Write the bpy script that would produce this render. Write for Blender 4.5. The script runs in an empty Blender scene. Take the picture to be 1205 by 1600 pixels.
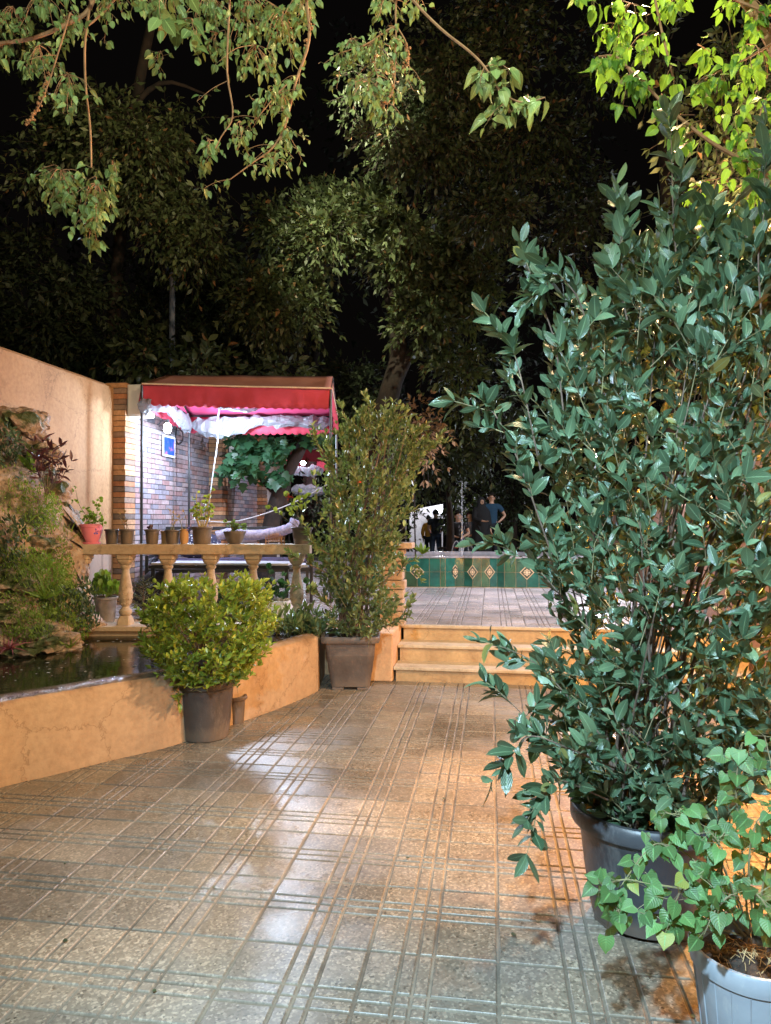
import bpy, math, random
import numpy as np
from mathutils import Vector, Matrix, noise
R = math.radians
S = bpy.context.scene
COL = S.collection
random.seed(7)
rng = np.random.default_rng(11)

# ---------------------------------------------------------------- camera
FPX = 1120.0                      # focal length in pixels of the 1205x1600 photograph
YAW = R(8.4); PITCH = math.atan(13/FPX); EYE = 1.5
cam_d = bpy.data.cameras.new('camera'); cam = bpy.data.objects.new('camera', cam_d); COL.objects.link(cam)
cam_d.sensor_fit = 'VERTICAL'; cam_d.sensor_height = 36; cam_d.lens = FPX/1600*36
cam_d.clip_start = 0.05; cam_d.clip_end = 300
cam.location = (0, 0, EYE); cam.rotation_euler = (math.pi/2+PITCH, 0, YAW)
S.camera = cam
CM = cam.rotation_euler.to_matrix()
def at(px, py, D):
    """world point seen at pixel (px,py) of the photograph at depth D"""
    v = CM @ Vector(((px-602.5)/FPX, (800-py)/FPX, -1.0))
    return Vector((0, 0, EYE)) + v*D
def gp(px, py, z=0.0):
    v = CM @ Vector(((px-602.5)/FPX, (800-py)/FPX, -1.0))
    return Vector((0, 0, EYE)) + v*((z-EYE)/v.z)
def atz(px, D, z):
    p = at(px, 800, D); p.z = z; return p
def XD(px, X):                    # depth at which world X is seen at px
    return X*1132/(px-768)

# ---------------------------------------------------------------- world (night)
W = bpy.data.worlds.new('World'); S.world = W; W.use_nodes = True
bg = W.node_tree.nodes['Background']; bg.inputs[0].default_value = (0.55, 0.45, 0.42, 1); bg.inputs[1].default_value = 0.004
S.view_settings.view_transform = 'Standard'; S.view_settings.look = 'None'
S.view_settings.exposure = 0.0; S.view_settings.gamma = 1.0
S.render.engine = 'CYCLES'
S.cycles.use_denoising = True
S.cycles.max_bounces = 6; S.cycles.diffuse_bounces = 3; S.cycles.glossy_bounces = 3
S.cycles.transmission_bounces = 4; S.cycles.transparent_max_bounces = 6
S.cycles.sample_clamp_indirect = 3.0
S.cycles.use_light_tree = True

def lamp(name, p, W_, col, r=0.06, kind='POINT', aim=None, spot=120, blend=0.6, shape=None):
    d = bpy.data.lights.new(name, kind); d.energy = W_; d.color = col
    if kind == 'AREA': d.size = r
    else: d.shadow_soft_size = r
    if kind == 'SPOT': d.spot_size = R(spot); d.spot_blend = blend
    o = bpy.data.objects.new(name, d); COL.objects.link(o); o.location = p
    if aim is not None:
        o.rotation_euler = (Vector(aim)-Vector(p)).to_track_quat('-Z', 'Y').to_euler()
    return o
WARM = (1.0, 0.60, 0.27); COOL = (0.62, 0.84, 1.0); ORANGE = (1.0, 0.40, 0.04); LILAC = (0.80, 0.80, 1.0)
KEY_P = at(1010, -95, 3.9)
lamp('light_right_wall', Vector((2.24, 4.5, 2.65)), 760, (1.0, 0.63, 0.34), 0.05)
lamp('light_key', KEY_P, 430, (1.0, 0.66, 0.36), 0.05, 'SPOT', aim=KEY_P+Vector((-.08, .02, -1)), spot=166, blend=0.12)
COOL_P = Vector((-0.35, -0.55, 3.25))
lamp('light_cool', COOL_P, 2000, (0.50, 0.78, 1.0), 0.06, 'SPOT', aim=at(1040, 1400, 2.1), spot=78, blend=0.8)
lamp('fill_upper', Vector((0.25, 0.9, 4.35)), 280, (0.84, 1.0, 0.72), 0.06)  # added lamp without a fixture; brightens the laurel top and near branches
lamp('fill_awning_front', at(402, 642, 8.85), 620, (0.62, 0.78, 1.0), 0.16, 'SPOT', aim=gp(470, 1230), spot=58, blend=0.5)  # added spot, no fitting there; throws cool patches on floor and rim
lamp('fill_tree', at(470, -160, 7.0), 3300, (1.0, 0.97, 0.66), 0.1, 'SPOT', aim=at(600, 390, 12.4), spot=47, blend=0.8)  # added spot without a fixture, picks out the middle tree's crown
lamp('fill_left_trees', at(330, -170, 6.0), 750, (1.0, 0.84, 0.50), 0.1, 'SPOT', aim=at(190, 260, 12), spot=50, blend=0.8)  # weak added spot that lifts the left trees out of black
lamp('light_globe', at(935, 716, 16.0), 330, (0.80, 0.88, 1.0), 0.08)
lamp('fill_front', Vector((-0.35, 0.25, 2.35)), 125, (0.96, 0.97, 0.88), 0.08)  # added fill near the camera for the overhanging leaves
ORANGE_P = at(1262, 985, 3.5)
lamp('light_orange', ORANGE_P, 230, ORANGE, 0.05)
lamp('light_orange_floor', at(1010, 640, 4.4), 340, ORANGE, 0.05, 'SPOT', aim=gp(835, 1270), spot=62, blend=0.7)
TENT_P = at(281, 688, 9.1)
lamp('fill_tent_centre', at(360, 668, 9.5), 200, (0.60, 0.76, 1.0), 0.06)  # added second source, spreads the wall lamp's light evenly over the brick
lamp('light_tent', TENT_P, 80, (0.60, 0.78, 1.0), 0.05)
lamp('light_terrace', at(1010, 560, 9.4), 1150, LILAC, 0.07, 'SPOT', aim=at(690, 940, 9.5), spot=125, blend=0.5)
lamp('light_far_tent', at(474, 716, 17.6), 110, (0.70, 0.85, 1.0), 0.07)
lamp('light_court', at(690, 789, 24.0), 260, (0.85, 0.88, 1.0), 0.08)
lamp('fill_crowns', at(640, -260, 6.2), 110, (1.0, 0.74, 0.42), 0.1)  # added dim fill for the background crowns

# ---------------------------------------------------------------- materials
def nt(m): return m.node_tree
def newmat(name):
    m = bpy.data.materials.new(name); m.use_nodes = True
    n = m.node_tree.nodes; b = n['Principled BSDF']
    return m, n, m.node_tree.links, b
def ramp(n, stops):
    r = n.new('ShaderNodeValToRGB'); e = r.color_ramp.elements
    while len(e) < len(stops): e.new(0.5)
    for el, (p, c) in zip(e, stops):
        el.position = p; el.color = (c[0], c[1], c[2], 1)
    return r
def coords(n, l, kind='Object', scale=1.0):
    t = n.new('ShaderNodeTexCoord'); mp = n.new('ShaderNodeMapping')
    mp.inputs['Scale'].default_value = (scale,)*3 if not hasattr(scale, '__len__') else scale
    l.new(t.outputs[kind], mp.inputs[0]); return mp.outputs[0]
def noise_n(n, l, vec, scale, detail=4, rough=0.55):
    t = n.new('ShaderNodeTexNoise'); t.inputs['Scale'].default_value = scale
    t.inputs['Detail'].default_value = detail; t.inputs['Roughness'].default_value = rough
    l.new(vec, t.inputs['Vector']); return t
def bump(n, l, h, strength, dist, b, prev=None):
    k = n.new('ShaderNodeBump'); k.inputs['Strength'].default_value = strength; k.inputs['Distance'].default_value = dist
    l.new(h, k.inputs['Height'])
    if prev is not None: l.new(prev, k.inputs['Normal'])
    l.new(k.outputs[0], b.inputs['Normal']); return k.outputs[0]
def mixc(n, l, fac, a, b, mode='MIX'):
    k = n.new('ShaderNodeMix'); k.data_type = 'RGBA'; k.blend_type = mode
    for s, v in ((0, fac), (6, a), (7, b)):
        if hasattr(v, 'is_linked') or hasattr(v, 'links'): l.new(v, k.inputs[s])
        elif s == 0: k.inputs[0].default_value = v
        else: k.inputs[s].default_value = (v[0], v[1], v[2], 1)
    return k.outputs[2]
def simple(name, c1, c2=None, rough=0.6, scale=8, bmp=0.0, bscale=60, metal=0.0, spec=0.5, mark=None):
    m, n, l, b = newmat(name)
    c2 = c2 or tuple(x*0.7 for x in c1)
    v = coords(n, l)
    t = noise_n(n, l, v, scale, 5)
    r = ramp(n, [(0.35, c2), (0.65, c1)]); l.new(t.outputs[0], r.inputs[0]); c = r.outputs[0]
    if mark:
        sv = coords(n, l, 'Object', (1, 1, .35)); sn = noise_n(n, l, sv, 9, 7, .75); sr = ramp(n, [(.56, (0, 0, 0)), (.70, (1, 1, 1))]); l.new(sn.outputs[0], sr.inputs[0])
        k_ = n.new('ShaderNodeMath'); k_.operation = 'MULTIPLY'; l.new(sr.outputs[0], k_.inputs[0]); k_.inputs[1].default_value = .55; c = mixc(n, l, k_.outputs[0], c, mark)
        gz = n.new('ShaderNodeSeparateXYZ'); l.new(v, gz.inputs[0]); dm = n.new('ShaderNodeMath'); dm.operation = 'MULTIPLY_ADD'; l.new(sn.outputs[0], dm.inputs[0]); dm.inputs[1].default_value = -.12; l.new(gz.outputs[2], dm.inputs[2])
        dr = ramp(n, [(0.0, (1, 1, 1)), (.05, (0, 0, 0))]); l.new(dm.outputs[0], dr.inputs[0]); k2_ = n.new('ShaderNodeMath'); k2_.operation = 'MULTIPLY'; l.new(dr.outputs[0], k2_.inputs[0]); k2_.inputs[1].default_value = .5; c = mixc(n, l, k2_.outputs[0], c, (.16, .12, .085))
    l.new(c, b.inputs['Base Color'])
    b.inputs['Roughness'].default_value = rough; b.inputs['Metallic'].default_value = metal
    b.inputs['Specular IOR Level'].default_value = spec
    if bmp:
        t2 = noise_n(n, l, v, bscale, 4); bump(n, l, t2.outputs[0], bmp, 0.01, b)
    return m
def leafmat(name, dark, light, rough=0.4, trans=0.3, vein=True, tcol=None, old=None, vary=0.25):
    m, n, l, b = newmat(name)
    g = n.new('ShaderNodeNewGeometry')
    stops = [(0.0, dark), (0.8, light)]
    if old: stops = [(0.0, dark), (0.5, tuple((a_+b_)/2.4 for a_, b_ in zip(dark, light))), (0.82, light), (0.93, tuple(x*1.5 for x in light)), (0.965, light), (0.985, old)]
    r = ramp(n, stops); l.new(g.outputs['Random Per Island'], r.inputs[0])
    c = r.outputs[0]
    v = coords(n, l); t = noise_n(n, l, v, 5, 2)
    c = mixc(n, l, vary, c, mixc(n, l, t.outputs[0], (0.0, 0.0, 0.0), light), 'MIX')
    if vein:
        uv = n.new('ShaderNodeUVMap'); sx = n.new('ShaderNodeSeparateXYZ'); l.new(uv.outputs[0], sx.inputs[0])
        a = n.new('ShaderNodeMath'); a.operation = 'SUBTRACT'; l.new(sx.outputs[0], a.inputs[0]); a.inputs[1].default_value = 0.5
        ab = n.new('ShaderNodeMath'); ab.operation = 'ABSOLUTE'; l.new(a.outputs[0], ab.inputs[0])
        vr = ramp(n, [(0.0, (1, 1, 1)), (0.06, (0, 0, 0))]); l.new(ab.outputs[0], vr.inputs[0])
        # side veins: slanted stripes
        w = n.new('ShaderNodeMath'); w.operation = 'MULTIPLY_ADD'; l.new(ab.outputs[0], w.inputs[0]); w.inputs[1].default_value = -0.9; l.new(sx.outputs[1], w.inputs[2])
        sn = n.new('ShaderNodeMath'); sn.operation = 'MULTIPLY'; l.new(w.outputs[0], sn.inputs[0]); sn.inputs[1].default_value = 44
        si = n.new('ShaderNodeMath'); si.operation = 'SINE'; l.new(sn.outputs[0], si.inputs[0])
        lc = tuple(min(1, x*1.35+0.01) for x in light)
        c = mixc(n, l, vr.outputs[0], c, lc)
        bump(n, l, si.outputs[0], 0.25, 0.002, b)
    l.new(c, b.inputs['Base Color']); b.inputs['Roughness'].default_value = rough
    if trans > 0:
        tr = n.new('ShaderNodeBsdfTranslucent')
        k = mixc(n, l, 0.6, c, tcol or tuple(min(1, x*y) for x, y in zip(light, (3.0, 2.6, 0.8))))
        l.new(k, tr.inputs[0])
        mx = n.new('ShaderNodeMixShader'); mx.inputs[0].default_value = trans
        l.new(b.outputs[0], mx.inputs[1]); l.new(tr.outputs[0], mx.inputs[2])
        l.new(mx.outputs[0], n['Material Output'].inputs[0])
    return m
def emit(name, c, s):
    m, n, l, b = newmat(name)
    b.inputs['Base Color'].default_value = (*c, 1); b.inputs['Emission Color'].default_value = (*c, 1); b.inputs['Emission Strength'].default_value = s
    return m

def plaster(name, c1, c2, stain=None, bmp=0.35, rough=0.8, drips=True):
    m, n, l, b = newmat(name)
    v = coords(n, l)
    big = noise_n(n, l, v, 1.3, 6, 0.6); fine = noise_n(n, l, v, 26, 5, 0.6)
    r = ramp(n, [(0.3, c2), (0.7, c1)]); l.new(big.outputs[0], r.inputs[0]); c = r.outputs[0]
    r2 = ramp(n, [(0.3, (0.72, 0.7, 0.68)), (0.6, (1, 1, 1))]); l.new(fine.outputs[0], r2.inputs[0])
    c = mixc(n, l, 0.7, c, r2.outputs[0], 'MULTIPLY')
    if drips:
        dv = coords(n, l, 'Object', (1.6, 1.6, 0.35)); dn = noise_n(n, l, dv, 2.2, 5, 0.6)
        dr = ramp(n, [(0.40, (0.62, 0.52, 0.45)), (0.55, (1, 1, 1))]); l.new(dn.outputs[0], dr.inputs[0])
        c = mixc(n, l, 0.22, c, dr.outputs[0], 'MULTIPLY')
    ck = n.new('ShaderNodeTexVoronoi'); ck.feature = 'DISTANCE_TO_EDGE'; ck.inputs['Scale'].default_value = 1.6
    wv = n.new('ShaderNodeMix'); wv.data_type = 'VECTOR'; wv.inputs[0].default_value = 0.12; l.new(v, wv.inputs[4]); l.new(fine.outputs['Color'], wv.inputs[5]); l.new(wv.outputs[1], ck.inputs['Vector'])
    kr = ramp(n, [(0.0, (0.45, 0.40, 0.36)), (0.012, (1, 1, 1))]); l.new(ck.outputs[0], kr.inputs[0]); c = mixc(n, l, 0.55, c, kr.outputs[0], 'MULTIPLY')
    bl = noise_n(n, l, v, 3.1, 7, 0.7); br_ = ramp(n, [(0.60, (1, 1, 1)), (0.66, (0.72, 0.66, 0.60))]); l.new(bl.outputs[0], br_.inputs[0]); c = mixc(n, l, 0.6, c, br_.outputs[0], 'MULTIPLY')
    if stain:
        c = stain(n, l, v, c)
    l.new(c, b.inputs['Base Color']); b.inputs['Roughness'].default_value = rough
    k = bump(n, l, fine.outputs[0], bmp, 0.006, b)
    t3 = noise_n(n, l, v, 5, 4); bump(n, l, t3.outputs[0], bmp, 0.03, b, k)
    return m

def paving_mat(name, base=(0.195, 0.172, 0.142)):
    m, n, l, b = newmat(name)
    v = coords(n, l)
    vo = n.new('ShaderNodeTexVoronoi'); vo.inputs['Scale'].default_value = 118; l.new(v, vo.inputs['Vector'])
    bw = n.new('ShaderNodeRGBToBW'); l.new(vo.outputs['Color'], bw.inputs[0])
    vr = ramp(n, [(0.0, tuple(x*0.34 for x in base)), (0.22, tuple(x*0.80 for x in base)), (0.60, base), (0.88, tuple(min(1, x*1.7) for x in base))]); l.new(bw.outputs[0], vr.inputs[0])
    c = vr.outputs[0]
    st = noise_n(n, l, v, 1.1, 6, 0.62); sr = ramp(n, [(0.30, (0.50, 0.45, 0.38)), (0.50, (0.88, 0.85, 0.8)), (0.68, (1.12, 1.08, 1.02))]); l.new(st.outputs[0], sr.inputs[0])
    c = mixc(n, l, 1.0, c, sr.outputs[0], 'MULTIPLY')
    # per tile tone
    at_ = n.new('ShaderNodeAttribute'); at_.attribute_name = 'tone'
    tr = ramp(n, [(0.0, (0.72, 0.72, 0.74)), (1.0, (1.18, 1.14, 1.08))]); l.new(at_.outputs['Fac'], tr.inputs[0])
    c = mixc(n, l, 1.0, c, tr.outputs[0], 'MULTIPLY')
    sp = noise_n(n, l, v, 17, 6, 0.7); spr = ramp(n, [(0.60, (1, 1, 1)), (0.70, (0.45, 0.38, 0.3))]); l.new(sp.outputs[0], spr.inputs[0])
    c = mixc(n, l, 0.8, c, spr.outputs[0], 'MULTIPLY')
    ga = n.new('ShaderNodeAttribute'); ga.attribute_name = 'groove'
    gn = noise_n(n, l, v, 3.0, 4); gr = ramp(n, [(0.35, (0.055, 0.043, 0.03)), (0.65, (0.17, 0.145, 0.11))]); l.new(gn.outputs[0], gr.inputs[0])
    gf = n.new('ShaderNodeMath'); gf.operation = 'MULTIPLY'; gf.use_clamp = True; l.new(ga.outputs['Fac'], gf.inputs[0]); gf.inputs[1].default_value = 0.85
    c = mixc(n, l, gf.outputs[0], c, gr.outputs[0])
    l.new(c, b.inputs['Base Color'])
    wn = noise_n(n, l, v, 1.6, 5, 0.6)
    rr = n.new('ShaderNodeMapRange'); rr.inputs[1].default_value = 0.42; rr.inputs[2].default_value = 0.58; rr.inputs[3].default_value = 0.24; rr.inputs[4].default_value = 0.46
    l.new(wn.outputs[0], rr.inputs[0])
    ra = n.new('ShaderNodeMath'); ra.operation = 'MULTIPLY_ADD'; l.new(ga.outputs['Fac'], ra.inputs[0]); ra.inputs[1].default_value = 0.9; l.new(rr.outputs[0], ra.inputs[2])
    l.new(ra.outputs[0], b.inputs['Roughness']); b.inputs['Specular IOR Level'].default_value = 0.6
    k = bump(n, l, sp.outputs[0], 0.25, 0.003, b)
    bump(n, l, bw.outputs[0], 0.07, 0.0012, b, k)
    return m

MT = {}
MT['paving'] = paving_mat('terrazzo_paving')
MT['terrace'] = paving_mat('terrace_paving', (0.40, 0.38, 0.40))
MT['ground'] = simple('garden_ground', (0.10, 0.085, 0.06), (0.05, 0.045, 0.03), 0.9, 1.5, 0.4)
MT['plaster'] = plaster('orange_plaster', (0.62, 0.40, 0.22), (0.52, 0.31, 0.16))
MT['pot_dark'] = simple('dark_plastic', (0.045, 0.048, 0.055), (0.03, 0.032, 0.038), 0.42, 5, 0.15, 30, mark=(.15, .15, .15))
MT['pot_brown'] = simple('taupe_plastic', (0.125, 0.102, 0.088), (0.085, 0.068, 0.058), 0.6, 6, 0.2, 40, mark=(.22, .18, .15))
MT['pot_grey'] = simple('grey_plastic', (0.30, 0.33, 0.36), (0.24, 0.26, 0.29), 0.42, 5, 0.1, 30, mark=(.42, .41, .38))
MT['pot_pink'] = simple('pink_plastic', (0.74, 0.22, 0.28), (0.66, 0.17, 0.23), 0.45, 5)
MT['pot_ochre'] = simple('ochre_clay', (0.50, 0.30, 0.13), (0.40, 0.22, 0.09), 0.7, 9, 0.3)
MT['soil'] = simple('soil', (0.06, 0.04, 0.028), (0.02, 0.014, 0.01), 0.95, 30, 1.0, 70)
MT['stem'] = simple('grey_brown_bark', (0.16, 0.11, 0.08), (0.09, 0.06, 0.045), 0.8, 20, 0.4, 60)
MT['twig'] = simple('green_twig', (0.20, 0.19, 0.09), (0.14, 0.11, 0.06), 0.7, 12)
MT['bark'] = simple('tree_bark', (0.034, 0.021, 0.015), (0.012, 0.008, 0.006), 0.9, 6, 1.0, 18)
MT['bark_red'] = simple('reddish_twig_bark', (0.36, 0.20, 0.11), (0.25, 0.13, 0.07), 0.7, 20, 0.4, 60)
MT['stone'] = plaster('cast_stone', (0.54, 0.43, 0.30), (0.44, 0.33, 0.22), bmp=0.25, drips=False)
MT['brick'] = None
MT['metal_black'] = simple('black_metal', (0.02, 0.02, 0.022), None, 0.4, 5)
MT['white_box'] = simple('cream_metal', (0.86, 0.86, 0.82), (0.80, 0.80, 0.76), 0.5, 3)
MT['canvas'] = simple('crimson_canvas', (0.42, 0.035, 0.065), (0.33, 0.025, 0.05), 0.8, 3, 0.25, 12)
MT['canvas_roof'] = None
m, n, l, bb = newmat('two_tone_canvas_roof'); MT['canvas_roof'] = m
gg = n.new('ShaderNodeNewGeometry'); sz_ = n.new('ShaderNodeSeparateXYZ'); l.new(gg.outputs['Normal'], sz_.inputs[0])
tt = noise_n(n, l, coords(n, l), 4, 4); cr = ramp(n, [(.35, (.28, .11, .07)), (.65, (.34, .155, .10))]); l.new(tt.outputs[0], cr.inputs[0])
gt = n.new('ShaderNodeMath'); gt.operation = 'GREATER_THAN'; l.new(sz_.outputs[2], gt.inputs[0]); gt.inputs[1].default_value = 0.0  # tan on upward faces, crimson on the underside
l.new(mixc(n, l, gt.outputs[0], (.42, .035, .10), cr.outputs[0]), bb.inputs['Base Color']); bb.inputs['Roughness'].default_value = .85
MT['canvas_trim'] = simple('cream_trim', (0.65, 0.52, 0.38), None, 0.8, 5)
MT['water'] = None

# ---------------------------------------------------------------- mesh builders
def link(o, parent=None):
    COL.objects.link(o)
    if parent is not None: o.parent = parent
    return o
def tag(o, label=None, cat=None, group=None, kind=None):
    if label: o['label'] = label
    if cat: o['category'] = cat
    if group: o['group'] = group
    if kind: o['kind'] = kind
    return o
def thing(name, label, cat, loc=(0, 0, 0), rz=0, group=None):
    o = bpy.data.objects.new(name, None); COL.objects.link(o); o.location = loc; o.rotation_euler = (0, 0, rz)
    o.empty_display_size = 0.1
    return tag(o, label, cat, group)
class MB:
    def __init__(s): s.v = []; s.f = []; s.m = []
    def add(s, vs, fs, mi=0):
        b = len(s.v); s.v += [tuple(x) for x in vs]; s.f += [tuple(b+i for i in f) for f in fs]; s.m += [mi]*len(fs); return s
    def box(s, lo, hi, mi=0, rot=None, org=None, top=None):
        x0, y0, z0 = lo; x1, y1, z1 = hi
        vs = [Vector(p) for p in ((x0,y0,z0),(x1,y0,z0),(x1,y1,z0),(x0,y1,z0),(x0,y0,z1),(x1,y0,z1),(x1,y1,z1),(x0,y1,z1))]
        if rot is not None:
            o = Vector(org); Mx = Matrix.Rotation(rot, 3, 'Z'); vs = [o+Mx@(p-o) for p in vs]
        return s.add(vs, [(0,3,2,1),(4,5,6,7),(0,1,5,4),(1,2,6,5),(2,3,7,6),(3,0,4,7)], mi)
    def tube(s, pts, rad, n=8, mi=0, cap=True):
        pts = [Vector(p) for p in pts]
        if not hasattr(rad, '__len__'): rad = [rad]*len(pts)
        up = Vector((0, 0, 1)); rings = []; prev = None
        for i, p in enumerate(pts):
            t = (pts[min(i+1, len(pts)-1)]-pts[max(i-1, 0)]).normalized()
            if prev is None:
                a = t.cross(up); a = a.normalized() if a.length > 1e-3 else t.cross(Vector((1, 0, 0))).normalized()
            else:
                a = prev-t*prev.dot(t); a = a.normalized() if a.length > 1e-4 else t.orthogonal().normalized()
            prev = a; b = t.cross(a)
            rings.append([p+(a*math.cos(k*2*math.pi/n)+b*math.sin(k*2*math.pi/n))*rad[i] for k in range(n)])
        vs = [q for r in rings for q in r]; fs = []
        for i in range(len(pts)-1):
            for k in range(n):
                k2 = (k+1) % n; fs.append((i*n+k, i*n+k2, (i+1)*n+k2, (i+1)*n+k))
        if cap: fs.append(tuple(range(n))[::-1]); fs.append(tuple((len(pts)-1)*n+k for k in range(n)))
        return s.add(vs, fs, mi)
    def lathe(s, prof, n=24, mi=0, c=(0, 0, 0), sq=0.0, wob=0.0, cap=False, flute=0, fd=0.0):
        """prof: (r,z) list; sq 0 round .. 1 square"""
        vs = []
        for i, (r, z) in enumerate(prof):
            for k in range(n):
                a = 2*math.pi*(k+0.5)/n
                cx, sy = math.cos(a), math.sin(a)
                if sq: 
                    mrad = 1/((abs(cx)**(2+10*sq)+abs(sy)**(2+10*sq))**(1/(2+10*sq)))
                else: mrad = 1
                rr = r*mrad*(1+wob*noise.noise(Vector((cx*2, sy*2, z*6+c[0]))))
                if flute: rr *= 1+fd*(1 if math.cos(a*flute) > 0.88 else 0)
                vs.append((c[0]+rr*cx, c[1]+rr*sy, c[2]+z))
        fs = []
        for i in range(len(prof)-1):
            for k in range(n):
                k2 = (k+1) % n; fs.append((i*n+k, i*n+k2, (i+1)*n+k2, (i+1)*n+k))
        if cap: fs.append(tuple(range(n))[::-1]); fs.append(tuple((len(prof)-1)*n+k for k in range(n)))
        return s.add(vs, fs, mi)
    def build(s, name, mats, parent=None, smooth=False, bevel=0, loc=None, shift=None):
        me = bpy.data.meshes.new(name)
        vs = s.v
        if shift is not None: vs = [(x-shift[0], y-shift[1], z-shift[2]) for x, y, z in vs]
        me.from_pydata(vs, [], s.f)
        if not isinstance(mats, (list, tuple)): mats = [mats]
        for m in mats: me.materials.append(m)
        if len(mats) > 1: me.polygons.foreach_set('material_index', s.m)
        if smooth:
            me.polygons.foreach_set('use_smooth', [True]*len(me.polygons))
            try: me.set_sharp_from_angle(angle=R(40))
            except Exception: pass
        me.update(); o = bpy.data.objects.new(name, me); link(o, parent)
        if loc is not None: o.location = loc
        if bevel:
            bm = o.modifiers.new('bevel', 'BEVEL'); bm.width = bevel; bm.segments = 2; bm.limit_method = 'ANGLE'
        return o

def catmull(pts, m=6):
    P = [Vector(p) for p in pts]; P = [P[0]*2-P[1]]+P+[P[-1]*2-P[-2]]; out = []
    for i in range(1, len(P)-2):
        for k in range(m):
            t = k/m; a, b, c, d = P[i-1], P[i], P[i+1], P[i+2]
            out.append(0.5*((2*b)+(c-a)*t+(2*a-5*b+4*c-d)*t*t+(3*b-a-3*c+d)*t**3))
    out.append(P[-2]); return out

# ---- leaves
def template(widths, fold=0.15, droop=0.25, ratio=1.0, shift0=0.0, cup=0.0):
    n = len(widths)-1; v = []; uv = []; f = []
    for i, w in enumerate(widths):
        t = i/n; z = -droop*t*t
        hw = w*ratio
        for u in (-1, 0, 1):
            v.append((u*hw, t-(shift0*abs(u)*(1-t) if w > 0.05 else 0), z+(fold*hw*2 if u else 0)+cup*math.sin(t*7)*hw*(u if u else 0))); uv.append(((u+1)/2, t))
    for i in range(n):
        a = i*3; f += [(a, a+1, a+4, a+3), (a+1, a+2, a+5, a+4)]
    return np.array(v, float), np.array(f, int), np.array(uv, float)
T_OVAL = template([0.014, 0.11, 0.175, 0.205, 0.210, 0.185, 0.12, 0.008], 0.12, 0.24, cup=0.07)
T_LANCE = template([0.01, 0.10, 0.14, 0.11, 0.005], 0.2, 0.3)
T_SMALL = template([0.02, 0.14, 0.21, 0.22, 0.15, 0.01], 0.2, 0.2)
T_HEART = template([0.05, 0.36, 0.47, 0.47, 0.41, 0.29, 0.13, 0.01], 0.06, 0.16, shift0=0.30, cup=0.06)
T_MULB = template([0.02, 0.22, 0.28, 0.28, 0.22, 0.12, 0.005], 0.16, 0.30, shift0=0.12, cup=0.16)
T_ROUND = template([0.05, 0.40, 0.50, 0.46, 0.25], 0.10, 0.1, shift0=0.15)
T_FAR = (np.array([(0, 0, 0), (-0.2, 0.5, 0.05), (0, 1, -0.15), (0.2, 0.5, 0.05)], float), np.array([(0, 1, 2, 3)]), np.array([(0.5, 0), (0, 0.5), (0.5, 1), (1, 0.5)], float))
T_BLADE = template([0.03, 0.045, 0.03, 0.002], 0.1, 0.55)
def nrm(a): return a/np.maximum(np.linalg.norm(a, axis=1, keepdims=True), 1e-9)
def leaves(name, P, D, Sz, tmpl, mat, parent=None, up=(0, 0, 1), roll=0.7, wj=0.2):
    """one mesh of leaves at P along D"""
    P = np.asarray(P, float); D = nrm(np.asarray(D, float)); Nn = len(P); Sz = np.broadcast_to(Sz, (Nn,)).astype(float)
    tv, tf, tuv = tmpl
    U = np.broadcast_to(np.array(up, float), (Nn, 3))+rng.normal(0, roll, (Nn, 3))
    X = nrm(np.cross(D, U)); Z = np.cross(X, D)
    wx = Sz*(1+rng.uniform(-wj, wj, Nn)); dz = Sz*(1+rng.uniform(-1.4, 1.2, Nn))
    V = P[:, None, :]+tv[None, :, 0, None]*(X*wx[:, None])[:, None, :]+tv[None, :, 1, None]*(D*Sz[:, None])[:, None, :]+tv[None, :, 2, None]*(Z*dz[:, None])[:, None, :]
    V = V.reshape(-1, 3); k = len(tv)
    F = (tf[None]+(np.arange(Nn)*k)[:, None, None]).reshape(-1, 4)
    return quadmesh(name, V, F, mat, parent, np.tile(tuv, (Nn, 1)))
def quadmesh(name, V, F, mat, parent=None, UV=None, smooth=True):
    me = bpy.data.meshes.new(name)
    me.vertices.add(len(V)); me.vertices.foreach_set('co', V.astype(np.float32).ravel())
    me.loops.add(len(F)*4); me.polygons.add(len(F))
    me.loops.foreach_set('vertex_index', F.astype(np.int32).ravel())
    me.polygons.foreach_set('loop_start', np.arange(0, len(F)*4, 4, dtype=np.int32))
    me.polygons.foreach_set('use_smooth', np.full(len(F), smooth))
    me.update(calc_edges=True)
    if UV is not None:
        uvl = me.uv_layers.new(name='UVMap'); uvl.data.foreach_set('uv', UV[F.ravel()].astype(np.float32).ravel())
    me.materials.append(mat); o = bpy.data.objects.new(name, me); link(o, parent); return o
def sticks(name, A, B, r0, r1, mat, parent=None, C=None):
    """three-sided twigs from A to B through optional middle C, all in one mesh (surface pattern of a crown)"""
    A = np.asarray(A, float); B = np.asarray(B, float); Cm = (A+B)/2 if C is None else np.asarray(C, float)
    N = len(A); T = nrm(B-A); X = nrm(np.cross(T, np.array([0.3, 0.2, 1.0]))); Y = np.cross(T, X)
    r0 = np.broadcast_to(r0, (N,)); r1 = np.broadcast_to(r1, (N,)); rm = (r0+r1)/2
    V = np.zeros((N, 9, 3))
    for i, (p, r) in enumerate(((A, r0), (Cm, rm), (B, r1))):
        for k in range(3):
            a = k*2.0944
            V[:, i*3+k] = p+(X*math.cos(a)+Y*math.sin(a))*r[:, None]
    f = []
    for i in range(2):
        for k in range(3):
            k2 = (k+1) % 3; f.append((i*3+k, i*3+k2, i*3+3+k2, i*3+3+k))
    F = (np.array(f)[None]+(np.arange(N)*9)[:, None, None]).reshape(-1, 4)
    return quadmesh(name, V.reshape(-1, 3), F, mat, parent)
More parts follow.
